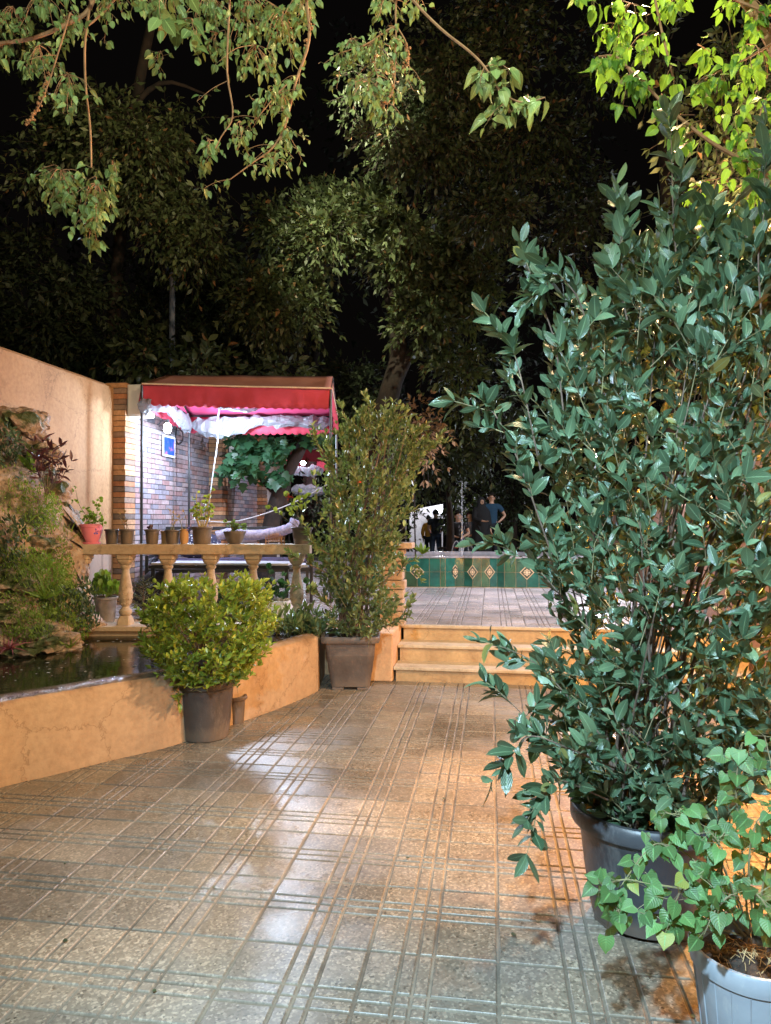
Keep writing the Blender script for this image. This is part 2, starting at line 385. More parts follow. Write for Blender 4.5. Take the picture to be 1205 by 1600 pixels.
def twig_leaves(A, T, L, k, spread=0.9, tipup=0.3, sag=0.1, t0=0.15, whorl=0):
    """positions, directions of k leaves on each twig, plus twig ends. A starts, T unit dirs, L lengths"""
    N = len(A); T = nrm(T)
    X = nrm(np.cross(T, np.array([0.21, 0.37, 1.0]))); Y = np.cross(T, X)
    P = []; D = []
    ph = rng.uniform(0, 6.28, N)
    bend = rng.normal(0, 0.12, (N, 3))*L[:, None]; bend[:, 2] -= sag*L
    for j in range(k):
        t = t0+(1-t0)*(j+0.5)/k
        if j >= k-3: t = 0.97
        p = A+T*(L*t)[:, None]+bend*(t*t)
        a = ph+j*2.4+rng.normal(0, 0.3, N)
        side = X*np.cos(a)[:, None]+Y*np.sin(a)[:, None]
        tt = t**2
        sp = spread*(1-0.45*tt)
        d = T*(1-0.35*sp)+side*sp+np.array([0, 0, tipup])+rng.normal(0, 0.15, (N, 3))
        P.append(p); D.append(d)
    M = A+T*(L*0.5)[:, None]+bend*0.25; E = A+T*L[:, None]+bend
    return np.concatenate(P), np.concatenate(D), M, E

# ================================================================ SETTING
TILE = 0.445; ZT = 0.44            # tile size, terrace level
def paving(name, x0, nx, y0, ny, z, mat, offs_x, offs_y, tile=TILE, depth=0.005, gw=0.0085, jw=0.009):
    def lines(a0, n, offs):
        L = []; tone = []
        for i in range(n):
            b = a0+i*tile; L += [(b-jw, 0), (b-jw*0.45, 1), (b+jw*0.45, 1), (b+jw, 0)]
            for o in offs[i % len(offs)]:
                c = b+o*tile; L += [(c-gw, 0), (c-gw*0.4, 1), (c+gw*0.4, 1), (c+gw, 0)]
        L.append((a0+n*tile-jw, 0)); return L
    LX = lines(x0, nx, offs_x); LY = lines(y0, ny, offs_y)
    gx = np.array([g for _, g in LX]); gy = np.array([g for _, g in LY]); xs = np.array([p for p, _ in LX]); ys = np.array([p for p, _ in LY])
    GX, GY = np.meshgrid(xs, ys, indexing='ij'); G = np.maximum(gx[:, None], gy[None, :])
    ti = np.floor((GX-x0)/tile+0.02).astype(int); tj = np.floor((GY-y0)/tile+0.02).astype(int)
    tn = rng.uniform(0, 1, (nx+2, ny+2)); tone = tn[np.clip(ti, 0, nx), np.clip(tj, 0, ny)]
    tilt = rng.normal(0, 0.0006, (nx+2, ny+2))[np.clip(ti, 0, nx), np.clip(tj, 0, ny)]
    Z = z-G*depth+tilt*(1-G)
    V = np.stack([GX, GY, Z], -1).reshape(-1, 3); a, b = len(xs), len(ys)
    I = (np.arange(a-1)[:, None]*b+np.arange(b-1)[None]).ravel()
    F = np.stack([I, I+b, I+b+1, I+1], 1)
    o = quadmesh(name, V, F, mat, None, None, False)
    for nm, arr in (('groove', G), ('tone', tone)):
        at_ = o.data.attributes.new(nm, 'FLOAT', 'POINT'); at_.data.foreach_set('value', arr.astype(np.float32).ravel())
    return tag(o, kind='structure')
offx = [(.27, .39, .51), (.43, .56, .68), (.30, .42, .54), (.45, .57, .69)]
NXL = 16
paving('lower_paving', 0.02-NXL*TILE+0*TILE, NXL+6, 2.48-14*TILE, 24, 0.0, MT['paving'],
       [offx[(k-NXL+1) % 4] if k != NXL else (.50, .62, .73) for k in range(NXL+6)], [(.40, .51, .62), (.28, .40, .52), (.50, .61, .72)])
paving('terrace_paving', -5.0, 18, 7.25, 30, ZT, MT['terrace'], [(.30, .42, .54), (.45, .57, .69)], [(.40, .51, .62), (.28, .40, .52)])
b = MB(); b.box((-5.2, 5.0, -0.3), (-1.0, 7.25-0.002, ZT-0.008)) if False else None
# fill of the terrace behind the balustrade
pA = at(-260, 813, 7.0); pB = at(560, 813, 7.0)
b = MB(); vs = [(pA.x, pA.y, ZT-.004), (pB.x, pB.y, ZT-.004), (pB.x, 7.26, ZT-.004), (-5.0, 7.26, ZT-.004), (pA.x, pA.y, -.2), (pB.x, pB.y, -.2), (pB.x, 7.26, -.2), (-5.0, 7.26, -.2)]
b.add(vs, [(0, 1, 2, 3), (0, 4, 5, 1), (1, 5, 6, 2), (2, 6, 7, 3)])
tag(b.build('terrace_edge', MT['plaster']), kind='structure')
b = MB(); b.add([(-60, -20, -.35), (60, -20, -.35), (60, 90, -.35), (-60, 90, -.35)], [(0, 1, 2, 3)]); tag(b.build('ground', MT['ground']), kind='structure')
b = MB(); b.add([(-20, 20.5, .10), (24, 20.5, .10), (24, 60, .10), (-20, 60, .10)], [(0, 1, 2, 3)]); tag(b.build('lower_court', MT['ground']), kind='structure')

# ---- stone steps between the two levels
SX0 = -0.905; SX1 = 2.32
MT['step'] = plaster('travertine_step', (0.56, 0.47, 0.33), (0.38, 0.30, 0.20), bmp=0.3, rough=0.5, drips=False)
MT['step_riser'] = plaster('yellow_marble_riser', (0.52, 0.38, 0.20), (0.30, 0.19, 0.09), bmp=0.45, rough=0.55, drips=False)
st = thing('stone_steps', 'three yellow travertine steps rising from the lower paving to the terrace', 'steps', (0.7, 6.96, 0))
hs = [0.0, 0.135, 0.29, ZT]
for i in range(3):
    y = 6.66+0.30*i
    r = MB(); r.box((SX0+.02, y, hs[i]-.05), (SX1, y+.28, hs[i+1]-.032)); r.build('riser', MT['step_riser'], st, shift=(0.7, 6.96, 0))
    r = MB(); r.box((SX0, y-.028, hs[i+1]-.030), (SX1, y+(.30 if i < 2 else .05), hs[i+1])); r.build('tread', MT['step'], st, bevel=.006, shift=(0.7, 6.96, 0))
b = MB(); b.box((-1.17, 6.60, 0), (SX0-.004, 7.26, ZT+.012)); tag(b.build('step_cheek_wall', MT['plaster'], bevel=.015), 'low orange plaster cheek wall closing the side of the steps beside the square pot', 'wall')
b = MB(); b.box((pB.x-.9, 7.02, 0), (-1.19, 7.24, ZT+.004)); tag(b.build('retaining_wall', MT['plaster'], bevel=.01), 'low orange plaster wall behind the square pot, under the terrace edge', 'wall')

# ---- pond and its low wall
def wall_stain(n, l, v, c):
    t = noise_n(n, l, v, 2.4, 5, 0.6); sx = n.new('ShaderNodeSeparateXYZ'); l.new(v, sx.inputs[0])
    a = n.new('ShaderNodeMath'); a.operation = 'MULTIPLY_ADD'; l.new(t.outputs[0], a.inputs[0]); a.inputs[1].default_value = 0.30; l.new(sx.outputs[2], a.inputs[2])
    r = ramp(n, [(0.06, (0.55, 0.44, 0.34)), (0.16, (1, 1, 1)), (0.60, (1, 1, 1)), (0.66, (0.48, 0.42, 0.36))]); l.new(a.outputs[0], r.inputs[0])
    return mixc(n, l, 0.85, c, r.outputs[0], 'MULTIPLY')
MT['pond_wall'] = plaster('pond_wall_plaster', (0.46, 0.325, 0.205), (0.35, 0.235, 0.14), wall_stain)
MT['wet_cap'] = simple('wet_stone_cap', (0.16, 0.12, 0.09), (0.06, 0.045, 0.035), 0.16, 14, 0.8, 90)
outer = [(-420, 3.1), (-180, 3.55), (0, 4.03), (90, 4.25), (180, 4.50), (270, 4.78), (340, 5.14), (420, 5.62), (470, 6.02), (497, 6.30)]
po = catmull([at(px, 813, D) for px, D in outer], 5)
po = [Vector((p.x, p.y, 0)) for p in po]
b = MB(); prof = [(0.0, 0.0), (0.0, 0.44), (0.015, 0.478), (0.05, 0.497), (0.13, 0.495), (0.165, 0.47), (0.17, 0.1)]
vs = []
for i, p in enumerate(po):
    t = (po[min(i+1, len(po)-1)]-po[max(i-1, 0)]).normalized(); nn = Vector((-t.y, t.x, 0))
    for (d, z) in prof:
        w = 0.012*noise.noise(Vector((p.x*2, p.y*2, z*3)))
        vs.append(p+nn*(d+w)+Vector((0, 0, z+(w*0.8 if z > .3 else 0))))
k = len(prof); fs = []; 
b.add(vs, [])
for i in range(len(po)-1):
    for j in range(k-1):
        b.f.append((i*k+j, (i+1)*k+j, (i+1)*k+j+1, i*k+j+1)); b.m.append(1 if j in (2, 3, 4) and i < 30 else 0)
e = (len(po)-1)*k; b.f.append(tuple(e+j for j in range(k))); b.m.append(0)
pw = b.build('pond_wall', [MT['pond_wall'], MT['wet_cap']], smooth=True)
tag(pw, 'low curved orange plaster wall with a wet rim holding the dark pond', 'wall')
# the wall's end turning back to the terrace
p1 = po[-1]; p2 = at(508, 813, 7.0)
b = MB(); d = (Vector((p2.x, p2.y, 0))-p1).normalized(); q = Vector((-d.y, d.x, 0))*.13
b.add([p1+Vector((0,0,0)), p1+d*.75, p1+d*.75+q, p1+q]+[x+Vector((0, 0, .47)) for x in (p1, p1+d*.75, p1+d*.75+q, p1+q)], [(0,1,5,4),(1,2,6,5),(2,3,7,6),(3,0,4,7),(4,5,6,7)])
b.build('wall_return', MT['pond_wall'], pw)
m, n, l, bs = newmat('pond_water'); MT['water'] = m
bs.inputs['Base Color'].default_value = (0.018, 0.018, 0.009, 1); bs.inputs['Roughness'].default_value = 0.07; bs.inputs['IOR'].default_value = 1.33
v = coords(n, l); t1 = noise_n(n, l, v, 7, 3); t2 = noise_n(n, l, v, 30, 2)
k = bump(n, l, t1.outputs[0], 0.16, 0.012, bs); bump(n, l, t2.outputs[0], 0.10, 0.004, bs, k)
ZW = 0.405
b = MB(); back = [atz(500, 7.0, ZW), atz(-300, 7.0, ZW)]
inner = []
for i, p in enumerate(po):
    t = (po[min(i+1, len(po)-1)]-po[max(i-1, 0)]).normalized(); inner.append(p+Vector((-t.y, t.x, 0))*.10+Vector((0, 0, ZW)))
vs = inner+[back[0], back[1]]; b.add(vs, [tuple(range(len(vs)))]); tag(b.build('pond_water', MT['water']), kind='structure')
MT['foam'] = simple('foam', (0.55, 0.52, 0.45), None, 0.5, 3)
b = MB()
for i in range(70):
    px = random.uniform(-30, 300); D = random.uniform(4.9, 6.6); p = atz(px, D, ZW+.003)
    cxx = [q for q in inner if abs(q.x-p.x) < .25]
    if cxx and p.y < min(q.y for q in cxx)+.1: continue
    r = random.uniform(.004, .011)*(1.6 if random.random() < .15 else 1)
    b.add([(p.x+r*math.cos(a)*random.uniform(.6, 1.6), p.y+r*math.sin(a), ZW+.003) for a in np.linspace(0, 5.6, 8)], [tuple(range(8))])
tag(b.build('foam_specks', MT['foam']), 'pale specks of foam floating on the dark pond', 'foam', kind='stuff')

# ---- left boundary: plaster wall, brick pillar, brick walls
XW = -4.72; YP = 8.46              # wall face, y where brick begins
def pl_stain(n, l, v, c):
    sx = n.new('ShaderNodeSeparateXYZ'); l.new(v, sx.inputs[0]); w = noise_n(n, l, v, 3.0, 3)
    def band(out, lo, hi, soft, wob=0.12):
        a = n.new('ShaderNodeMath'); a.operation = 'MULTIPLY_ADD'; l.new(w.outputs[0], a.inputs[0]); a.inputs[1].default_value = wob; l.new(out, a.inputs[2])
        r = n.new('ShaderNodeMapRange'); r.interpolation_type = 'SMOOTHSTEP'; l.new(a.outputs[0], r.inputs[0]); r.inputs[1].default_value = lo; r.inputs[2].default_value = lo+soft
        r2 = n.new('ShaderNodeMapRange'); r2.interpolation_type = 'SMOOTHSTEP'; l.new(a.outputs[0], r2.inputs[0]); r2.inputs[1].default_value = hi; r2.inputs[2].default_value = hi+soft; r2.inputs[3].default_value = 1; r2.inputs[4].default_value = 0
        k = n.new('ShaderNodeMath'); k.operation = 'MULTIPLY'; l.new(r.outputs[0], k.inputs[0]); l.new(r2.outputs[0], k.inputs[1]); return k.outputs[0]
    dz = band(sx.outputs[2], -1.0, 1.38, 0.12, 0.5); kd = n.new('ShaderNodeMath'); kd.operation = 'MULTIPLY'; l.new(dz, kd.inputs[0]); kd.inputs[1].default_value = 0.6
    return mixc(n, l, kd.outputs[0], c, (0.36, 0.32, 0.30))
MT['wall_plaster'] = plaster('tall_wall_plaster', (0.44, 0.262, 0.125), (0.35, 0.195, 0.085), pl_stain, bmp=0.2)
b = MB(); ys = np.linspace(0.0, YP-.02, 26); 
top = [3.20+0.02*noise.noise(Vector((y, 0, 3))) for y in ys]
vs = []
for y, t in zip(ys, top): vs += [(XW, y, -.1), (XW, y, t-.03), (XW-.03, y, t), (XW-.22, y, t), (XW-.25, y, -.1)]
b.add(vs, [])
for i in range(len(ys)-1):
    for j in range(4): b.f.append((i*5+j, (i+1)*5+j, (i+1)*5+j+1, i*5+j+1)); b.m.append(0)
b.f.append(tuple(range(5))); b.m.append(0); b.f.append(tuple((len(ys)-1)*5+j for j in range(5))[::-1]); b.m.append(0)
tag(b.build('plaster_wall', MT['wall_plaster'], smooth=True), 'tall orange plaster boundary wall with a pale vertical patch', 'wall')

def brickmat(name, cols):
    m, n, l, bb = newmat(name); g = n.new('ShaderNodeNewGeometry')
    st = [(i/(len(cols)), c) for i, c in enumerate(cols)]
    r = ramp(n, st); r.color_ramp.interpolation = 'CONSTANT'; l.new(g.outputs['Random Per Island'], r.inputs[0])
    v = coords(n, l); t = noise_n(n, l, v, 22, 6, 0.7); r2 = ramp(n, [(0.3, (0.55, 0.52, 0.5)), (0.6, (1.1, 1.08, 1.05))]); l.new(t.outputs[0], r2.inputs[0])
    c = mixc(n, l, 0.8, r.outputs[0], r2.outputs[0], 'MULTIPLY')
    l.new(c, bb.inputs['Base Color']); bb.inputs['Roughness'].default_value = 0.75
    bump(n, l, t.outputs[0], 0.5, 0.006, bb); return m
MT['brick_a'] = brickmat('pillar_brick', [(0.42, 0.19, 0.09), (0.22, 0.14, 0.10), (0.46, 0.25, 0.12), (0.17, 0.13, 0.11), (0.36, 0.16, 0.08), (0.27, 0.19, 0.14), (0.48, 0.28, 0.15)])
MT['brick_b'] = brickmat('wall_brick', [(0.30, 0.23, 0.24), (0.24, 0.24, 0.29), (0.36, 0.27, 0.28), (0.18, 0.18, 0.22), (0.33, 0.24, 0.25), (0.26, 0.25, 0.29), (0.38, 0.33, 0.35), (0.29, 0.19, 0.19)])
MT['mortar'] = simple('dark_mortar', (0.05, 0.045, 0.042), None, 0.9, 20)
def brick_run(b, x, y0, y1, z0, z1, h=0.069, L=0.222, g=0.009, th=0.05):
    r = 0; z = z0
    while z < z1-.02:
        y = y0-(L/2 if r % 2 else 0)
        while y < y1-.01:
            a = max(y, y0); e = min(y+L-g, y1)
            if e-a > .03:
                dx = random.uniform(-.004, .004); b.box((x-th, a, z), (x+dx, e, min(z+h-g, z1)))
            y += L
        z += h; r += 1
def pillar(b, x0, x1, y0, y1, z0, z1, h=0.069, g=0.009):
    z = z0
    while z < z1-.02:
        j = random.uniform(-.005, .005); b.box((x0+j, y0+random.uniform(-.004, .004), z), (x1+random.uniform(-.005, .005), y1, min(z+h-g, z1))); z += h
bw = thing('brick_wall', 'mottled brick boundary wall with an end pillar, lit blue white under the awning', 'wall', (XW, YP, 0))
sh = (XW, YP, 0)
XB = -4.56
m_ = MB(); pillar(m_, XB-.27, XB, YP-.02, YP+.24, .0, 3.26); m_.build('pillar', MT['brick_a'], bw, shift=sh)
m_ = MB(); m_.box((XB-.262, YP-.01, 0), (XB-.008, YP+.23, 3.25)); m_.box((XB-.2, YP+.2, 0), (XB-.012, 11.16, 3.2)); m_.build('mortar_core', MT['mortar'], bw, shift=sh)
m_ = MB(); brick_run(m_, XB-.004, YP+.25, 11.16, .0, 3.2); m_.build('brickwork', MT['brick_b'], bw, shift=sh)
m_ = MB(); m_.box((XB-.22, YP+.245, 3.205), (XB+.03, 11.16, 3.26)); m_.build('coping', MT['stone'], bw, shift=sh)
XC = -4.36
bw2 = thing('brick_wall', 'farther brick wall between two pillars behind the grape vine leaves', 'wall', (XC, 11.2, 0)); sh = (XC, 11.2, 0)
m_ = MB(); pillar(m_, XC-.3, XC+.02, 11.17, 11.42, 0, 3.2); pillar(m_, XC-.3, XC+.10, 13.0, 13.3, 0, 3.2); m_.build('pillar', MT['brick_a'], bw2, shift=sh)
m_ = MB(); m_.box((XC-.29, 11.18, 0), (XC+.008, 11.41, 3.19)); m_.box((XC-.2, 11.4, 0), (XC-.012, 13.2, 3.0)); m_.build('mortar_core', MT['mortar'], bw2, shift=sh)
m_ = MB(); brick_run(m_, XC, 11.43, 13.0, 0, 3.0); m_.build('brickwork', MT['brick_b'], bw2, shift=sh)
MT['white_wall'] = plaster('white_plaster', (0.66, 0.64, 0.64), (0.5, 0.48, 0.5))
b = MB(); b.box((-4.5, 13.32, 0), (-4.28, 14.2, 2.9)); tag(b.build('white_wall', MT['white_wall']), 'bluish white plaster wall beyond the farther brick pillar', 'wall')

# electric cabinets on the wall
def cabinet(lo, hi, label):
    c = [(a+b_)/2 for a, b_ in zip(lo, hi)]; c[2] = lo[2]
    t = thing('electric_cabinet', label, 'cabinet', c, group='cream cabinets on the brick walls')
    m_ = MB(); m_.box(lo, hi); m_.build('case', MT['white_box'], t, bevel=.008, shift=c)
    m_ = MB(); m_.box((lo[0]+.02, lo[1]-.012, lo[2]+.02), (hi[0]-.02, lo[1]-.002, hi[2]-.02)); m_.build('door', MT['white_box'], t, bevel=.004, shift=c)
    return t
pA_ = at(183, 645, 8.75); pB_ = at(215, 593, 8.75)
cabinet((XB+.004, YP+.02, pA_.z), (XB+.27, YP+.22, pB_.z), 'cream electric cabinet fixed beside the top of the near brick pillar')
cabinet((XC+.03, 11.43, 2.42), (XC+.24, 11.6, 2.78), 'pale electric cabinet fixed high on the farther brick pillar')

# right boundary wall, mostly behind the big bush
MT['right_plaster'] = plaster('right_wall_plaster', (0.58, 0.36, 0.26), (0.45, 0.25, 0.17))
b = MB(); b.box((2.34, 1.2, -.1), (2.56, 8.0, 2.55)); tag(b.build('plaster_wall', MT['right_plaster'], bevel=.02), 'brownish pink plaster wall behind the big potted laurel', 'wall')
b = MB(); b.box((2.36, 8.02, -.1), (2.5, 19, 1.7)); tag(b.build('garden_wall', MT['right_plaster'], bevel=.02), 'brownish pink garden wall running along the terrace, glimpsed through the laurel', 'wall')

# ================================================================ BALUSTRADE
DB = 6.9
def bal(px, z, dD=0.0): return atz(px, DB+dD, z)
a0 = bal(60, 0); a1 = bal(486, 0); ang = math.atan2(a1.y-a0.y, a1.x-a0.x); Lb = (a1-a0).length
bt = thing('balustrade', 'cast stone balustrade with turned balusters standing at the back of the pond', 'balustrade', a0, ang)
def lb(px): return (bal(px, 0)-a0).length*(1 if px > 60 else -1)
x_l = lb(104)
m_ = MB(); m_.box((x_l, -.10, 1.175), (Lb, .10, 1.272)); m_.build('rail', MT['stone'], bt, bevel=.008)
m_ = MB(); m_.box((-1.2, -.15, .455), (Lb, .16, .50)); m_.box((-1.2, -.10, -.2), (Lb, .16, .453)); m_.build('plinth', MT['stone'], bt, bevel=.006)
prof = [(.040, .085), (.052, .095), (.062, .115), (.058, .14), (.040, .155), (.036, .175), (.050, .195), (.064, .25), (.066, .30), (.060, .36), (.047, .43), (.037, .49), (.034, .53), (.048, .545), (.050, .56), (.036, .572), (.038, .60), (.05, .605)]
for px in (131, 197, 263, 330, 396, 464):
    x = lb(px); m_ = MB()
    m_.lathe(prof, 20, c=(x, 0, .50)); m_.lathe([(.066, 0), (.066, .03), (.060, .05), (.045, .086)], 24, c=(x, 0, .50), sq=1.0, cap=True)
    m_.lathe([(.040, .572), (.062, .60), (.066, .615), (.066, .625)], 24, c=(x, 0, .50), sq=0.8)
    m_.lathe([(.060, .62), (.076, .632), (.076, .675)], 24, c=(x, 0, .50), sq=1.0, cap=True)
    # spiral reeding of the belly
    for kx in range(9):
        a_ = kx*.698; pts = [(x+math.cos(a_+t*1.3)*r_, math.sin(a_+t*1.3)*r_, .50+z_) for t, (r_, z_) in enumerate([(.052, .20), (.064, .25), (.066, .30), (.060, .36)])]
        m_.tube(pts, .007, 4)
    m_.build('baluster', MT['stone'], bt, smooth=True)

# ================================================================ POTS
def pot_profile(r0, r1, h, rim=.012, rimh=.03, th=.006):
    return [(0, 0), (r0*.97, 0), (r0, .004), (r1-.004, h-rimh), (r1+rim*.6, h-rimh+.003), (r1+rim, h-rimh+.01), (r1+rim, h-.004), (r1+rim-.004, h), (r1-th, h), (r1-th-.002, h-rimh), (r0+(r1-r0)*.75-th, h*.78)]
def soil_disc(t, r, z, sq=0, n=32):
    m_ = MB(); vs = [(0, 0, z+.01)]
    for ring, rr in ((1, .5), (2, 1.0)):
        for k in range(n):
            a = 2*math.pi*k/n; cx, sy = math.cos(a), math.sin(a); mr = 1/((abs(cx)**12+abs(sy)**12)**(1/12)) if sq else 1
            vs.append((r*rr*cx*mr, r*rr*sy*mr, z+random.uniform(-.008, .008)))
    fs = [(0, 1+k, 1+(k+1) % n) for k in range(n)]+[(1+k, 1+n+k, 1+n+(k+1) % n, 1+(k+1) % n) for k in range(n)]
    m_.add(vs, fs); return m_.build('soil', MT['soil'], t)
def pot(t, r0, r1, h, mat, sq=0, n=40, flute=0, fd=0, name='pot', soil=True, **kw):
    m_ = MB(); m_.lathe(pot_profile(r0, r1, h, **kw), n, sq=sq, flute=flute, fd=fd); o = m_.build(name, mat, t, smooth=True)
    if soil: soil_disc(t, (r0+(r1-r0)*.82)*.97, h*.84, sq)
    return o

# ---- leaf materials
L_LAUREL = leafmat('laurel_leaf', (0.030, 0.064, 0.034), (0.095, 0.158, 0.085), 0.33, 0.16, True, (0.16, 0.22, 0.04), (0.20, 0.17, 0.04))
L_IVY = leafmat('heart_leaf', (0.03, 0.085, 0.024), (0.09, 0.21, 0.065), 0.5, 0.28, True, (0.45, 0.50, 0.05), (0.30, 0.30, 0.06), 0.35)
L_MULB = leafmat('mulberry_leaf', (0.07, 0.15, 0.05), (0.24, 0.36, 0.13), 0.36, 0.20, True, (0.34, 0.36, 0.08), (0.32, 0.22, 0.06))
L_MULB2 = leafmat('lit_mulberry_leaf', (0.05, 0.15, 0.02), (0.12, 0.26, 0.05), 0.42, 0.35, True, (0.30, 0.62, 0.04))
L_PITT = leafmat('round_bush_leaf', (0.11, 0.19, 0.020), (0.32, 0.41, 0.055), 0.33, 0.22, False, (0.5, 0.5, 0.04))
L_TALL = leafmat('tall_bush_leaf', (0.05, 0.095, 0.036), (0.155, 0.215, 0.095), 0.4, 0.2, False, None, (0.3, 0.24, 0.10))
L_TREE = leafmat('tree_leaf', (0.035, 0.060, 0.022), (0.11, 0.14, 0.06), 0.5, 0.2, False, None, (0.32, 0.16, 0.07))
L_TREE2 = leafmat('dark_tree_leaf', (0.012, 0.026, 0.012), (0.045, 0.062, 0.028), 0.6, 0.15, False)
L_NIGHT = leafmat('night_leaf', (0.005, 0.012, 0.005), (0.020, 0.030, 0.014), 0.6, 0.0, False)  # leaf colour darkened to stand in for unlit night foliage
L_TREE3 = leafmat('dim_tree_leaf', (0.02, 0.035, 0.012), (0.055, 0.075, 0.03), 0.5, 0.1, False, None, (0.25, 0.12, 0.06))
L_PURP = leafmat('purple_leaf', (0.05, 0.018, 0.022), (0.11, 0.04, 0.045), 0.4, 0.1, False, (0.25, 0.05, 0.06))
L_FERN = leafmat('moss_leaf', (0.06, 0.14, 0.02), (0.22, 0.34, 0.06), 0.5, 0.25, False)
L_FIG = leafmat('vine_leaf', (0.012, 0.045, 0.018), (0.04, 0.12, 0.05), 0.45, 0.2, False)
L_AGED = leafmat('dry_leaf', (0.20, 0.10, 0.05), (0.36, 0.22, 0.12), 0.7, 0.2, False)
M_RED = simple('red_petals', (0.6, 0.03, 0.02), None, 0.5, 5)
M_BLUE = simple('violet_petals', (0.16, 0.14, 0.6), None, 0.5, 5)
def hang(o, t):
    """child mesh whose vertices are in world space"""
    o.parent = t; o.location = -Vector(t.location); return o
def A3(l): return np.array([tuple(p) for p in l], float)
def stems_obj(name, paths, mat, t, n=6):
    m_ = MB()
    for pts, r0, r1 in paths:
        c = catmull(pts, 4); m_.tube(c, [r0+(r1-r0)*i/(len(c)-1) for i in range(len(c))], n, cap=False)
    return hang(m_.build(name, mat, None, smooth=True), t)
def shrub(t, env, n, tl, k, size, tmpl, mat, stem_base, stem_r=.008, nstem=14, twigmat='twig', upb=0.5, spread=0.9, inner=0.25, tr=(.0022, .001), roll=0.7, shoots=(), sag=0.08, tipup=0.3, szj=0.3, old=None):
    """env(u)-> (centre of the slice, radii) ; tips spread through the volume, leaves on each twig"""
    A = []; T = []; L = []
    for i in range(n):
        z01 = random.random(); c, rx, ry, cz = env(z01)
        a = random.uniform(0, 2*math.pi); rr = math.sqrt(random.uniform(inner, 1.0))
        out = Vector((math.cos(a), math.sin(a), 0)); p = Vector((c.x+rx*rr*out.x, c.y+ry*rr*out.y, cz))
        d = (out*(0.35+0.65*rr)*(1-upb)+Vector((0, 0, 1))*upb*(0.5+z01)+Vector((random.gauss(0, .25), random.gauss(0, .25), random.gauss(0, .2)))).normalized()
        l_ = random.uniform(*tl); A.append(p-d*l_*.75); T.append(d); L.append(l_)
    for pts in shoots:
        c = catmull(pts, 4)
        for i in range(1, len(c)-1):
            if i % 2 and i > 4: continue
            A.append(c[i]); d = (c[i+1]-c[i]).normalized(); s = Vector((random.gauss(0, .5), random.gauss(0, .5), random.gauss(.2, .4)))
            T.append((d+s).normalized()); L.append(random.uniform(*tl)*(.3 if i > len(c)*.5 else .4))
        A.append(c[-2]); T.append((c[-1]-c[-2]).normalized()); L.append(tl[0])
    A, T, L = A3(A), A3(T), np.array(L)
    P, D, Mi, E = twig_leaves(A, T, L, k, spread=spread, sag=sag, tipup=tipup)
    sz = size*rng.uniform(1-szj, 1+szj, len(P))
    hang(leaves('foliage', P, D, sz, tmpl, mat, roll=roll), t)
    hang(sticks('twigs', A, E, tr[0], tr[1], MT[twigmat], C=Mi), t)
    paths = []
    idx = random.sample(range(n), min(nstem, n))
    for i in idx:
        b0 = random.choice(stem_base); b0 = b0+Vector((random.gauss(0, .02), random.gauss(0, .02), 0)); e = Vector(A[i])
        m1 = b0.lerp(e, .35)+Vector((0, 0, .10*(e-b0).length)); paths.append(([b0, m1, b0.lerp(e, .7)+Vector((0, 0, .05)), e], stem_r*random.uniform(.6, 1.2), stem_r*.25))
    for pts in shoots: paths.append((list(pts), stem_r*.45, stem_r*.15))
    stems_obj('stems', paths, MT['stem'], t)

def envtab(tab):
    """tab: rows (z, cx, cy, rx, ry)"""
    zs = [r[0] for r in tab]
    def f(u):
        z = zs[0]+u*(zs[-1]-zs[0])
        g = [np.interp(z, zs, [r[i] for r in tab]) for i in range(1, 5)]
        return Vector((g[0], g[1], z)), g[2], g[3], z
    return f

# ---------------------------------------------------------------- big laurel in a dark pot (right foreground)
BC = at(1003, 1000, 2.72); BC = Vector((BC.x, BC.y, 0))
t = thing('potted_laurel', 'tall glossy laurel bush in a big dark grey pot, filling the right foreground', 'potted plant', BC, 0.3)
t.rotation_euler = (0, 0, 0)
m_ = MB(); pr = [(0, .012), (.165, .012), (.185, .02), (.195, .06), (.215, .20), (.228, .325), (.236, .335), (.238, .36), (.262, .365), (.266, .375), (.266, .415), (.258, .425), (.240, .425), (.225, .38), (.215, .30)]
m_.lathe(pr, 48); m_.build('pot', MT['pot_dark'], t, smooth=True)
for a in range(4): 
    m_ = MB(); m_.box((.10, -.06, 0), (.18, .06, .03), rot=a*1.571+.5, org=(0, 0, 0)); m_.build('foot', MT['pot_dark'], t, bevel=.006)
soil_disc(t, .215, .335)
def bx(px, D=2.72): return at(px, 813, D)
def row(z, px0, px1, ry=None, D=2.72):
    a, b_ = bx(px0, D), bx(px1, D); c = (a+b_)/2; r = (b_-a).length/2; return (z, c.x, c.y, r, ry or min(r, .50))
env = envtab([row(.40, 910, 1110, .20), row(.62, 858, 1200), row(.95, 842, 1260), row(1.3, 835, 1280), row(1.7, 828, 1270), row(2.0, 828, 1270), row(2.25, 880, 1270), row(2.42, 955, 1260, .35), row(2.6, 1000, 1220, .25)])
sb = [BC+Vector((random.uniform(-.10, .10), random.uniform(-.10, .10), .34)) for _ in range(9)]
D0 = 2.55
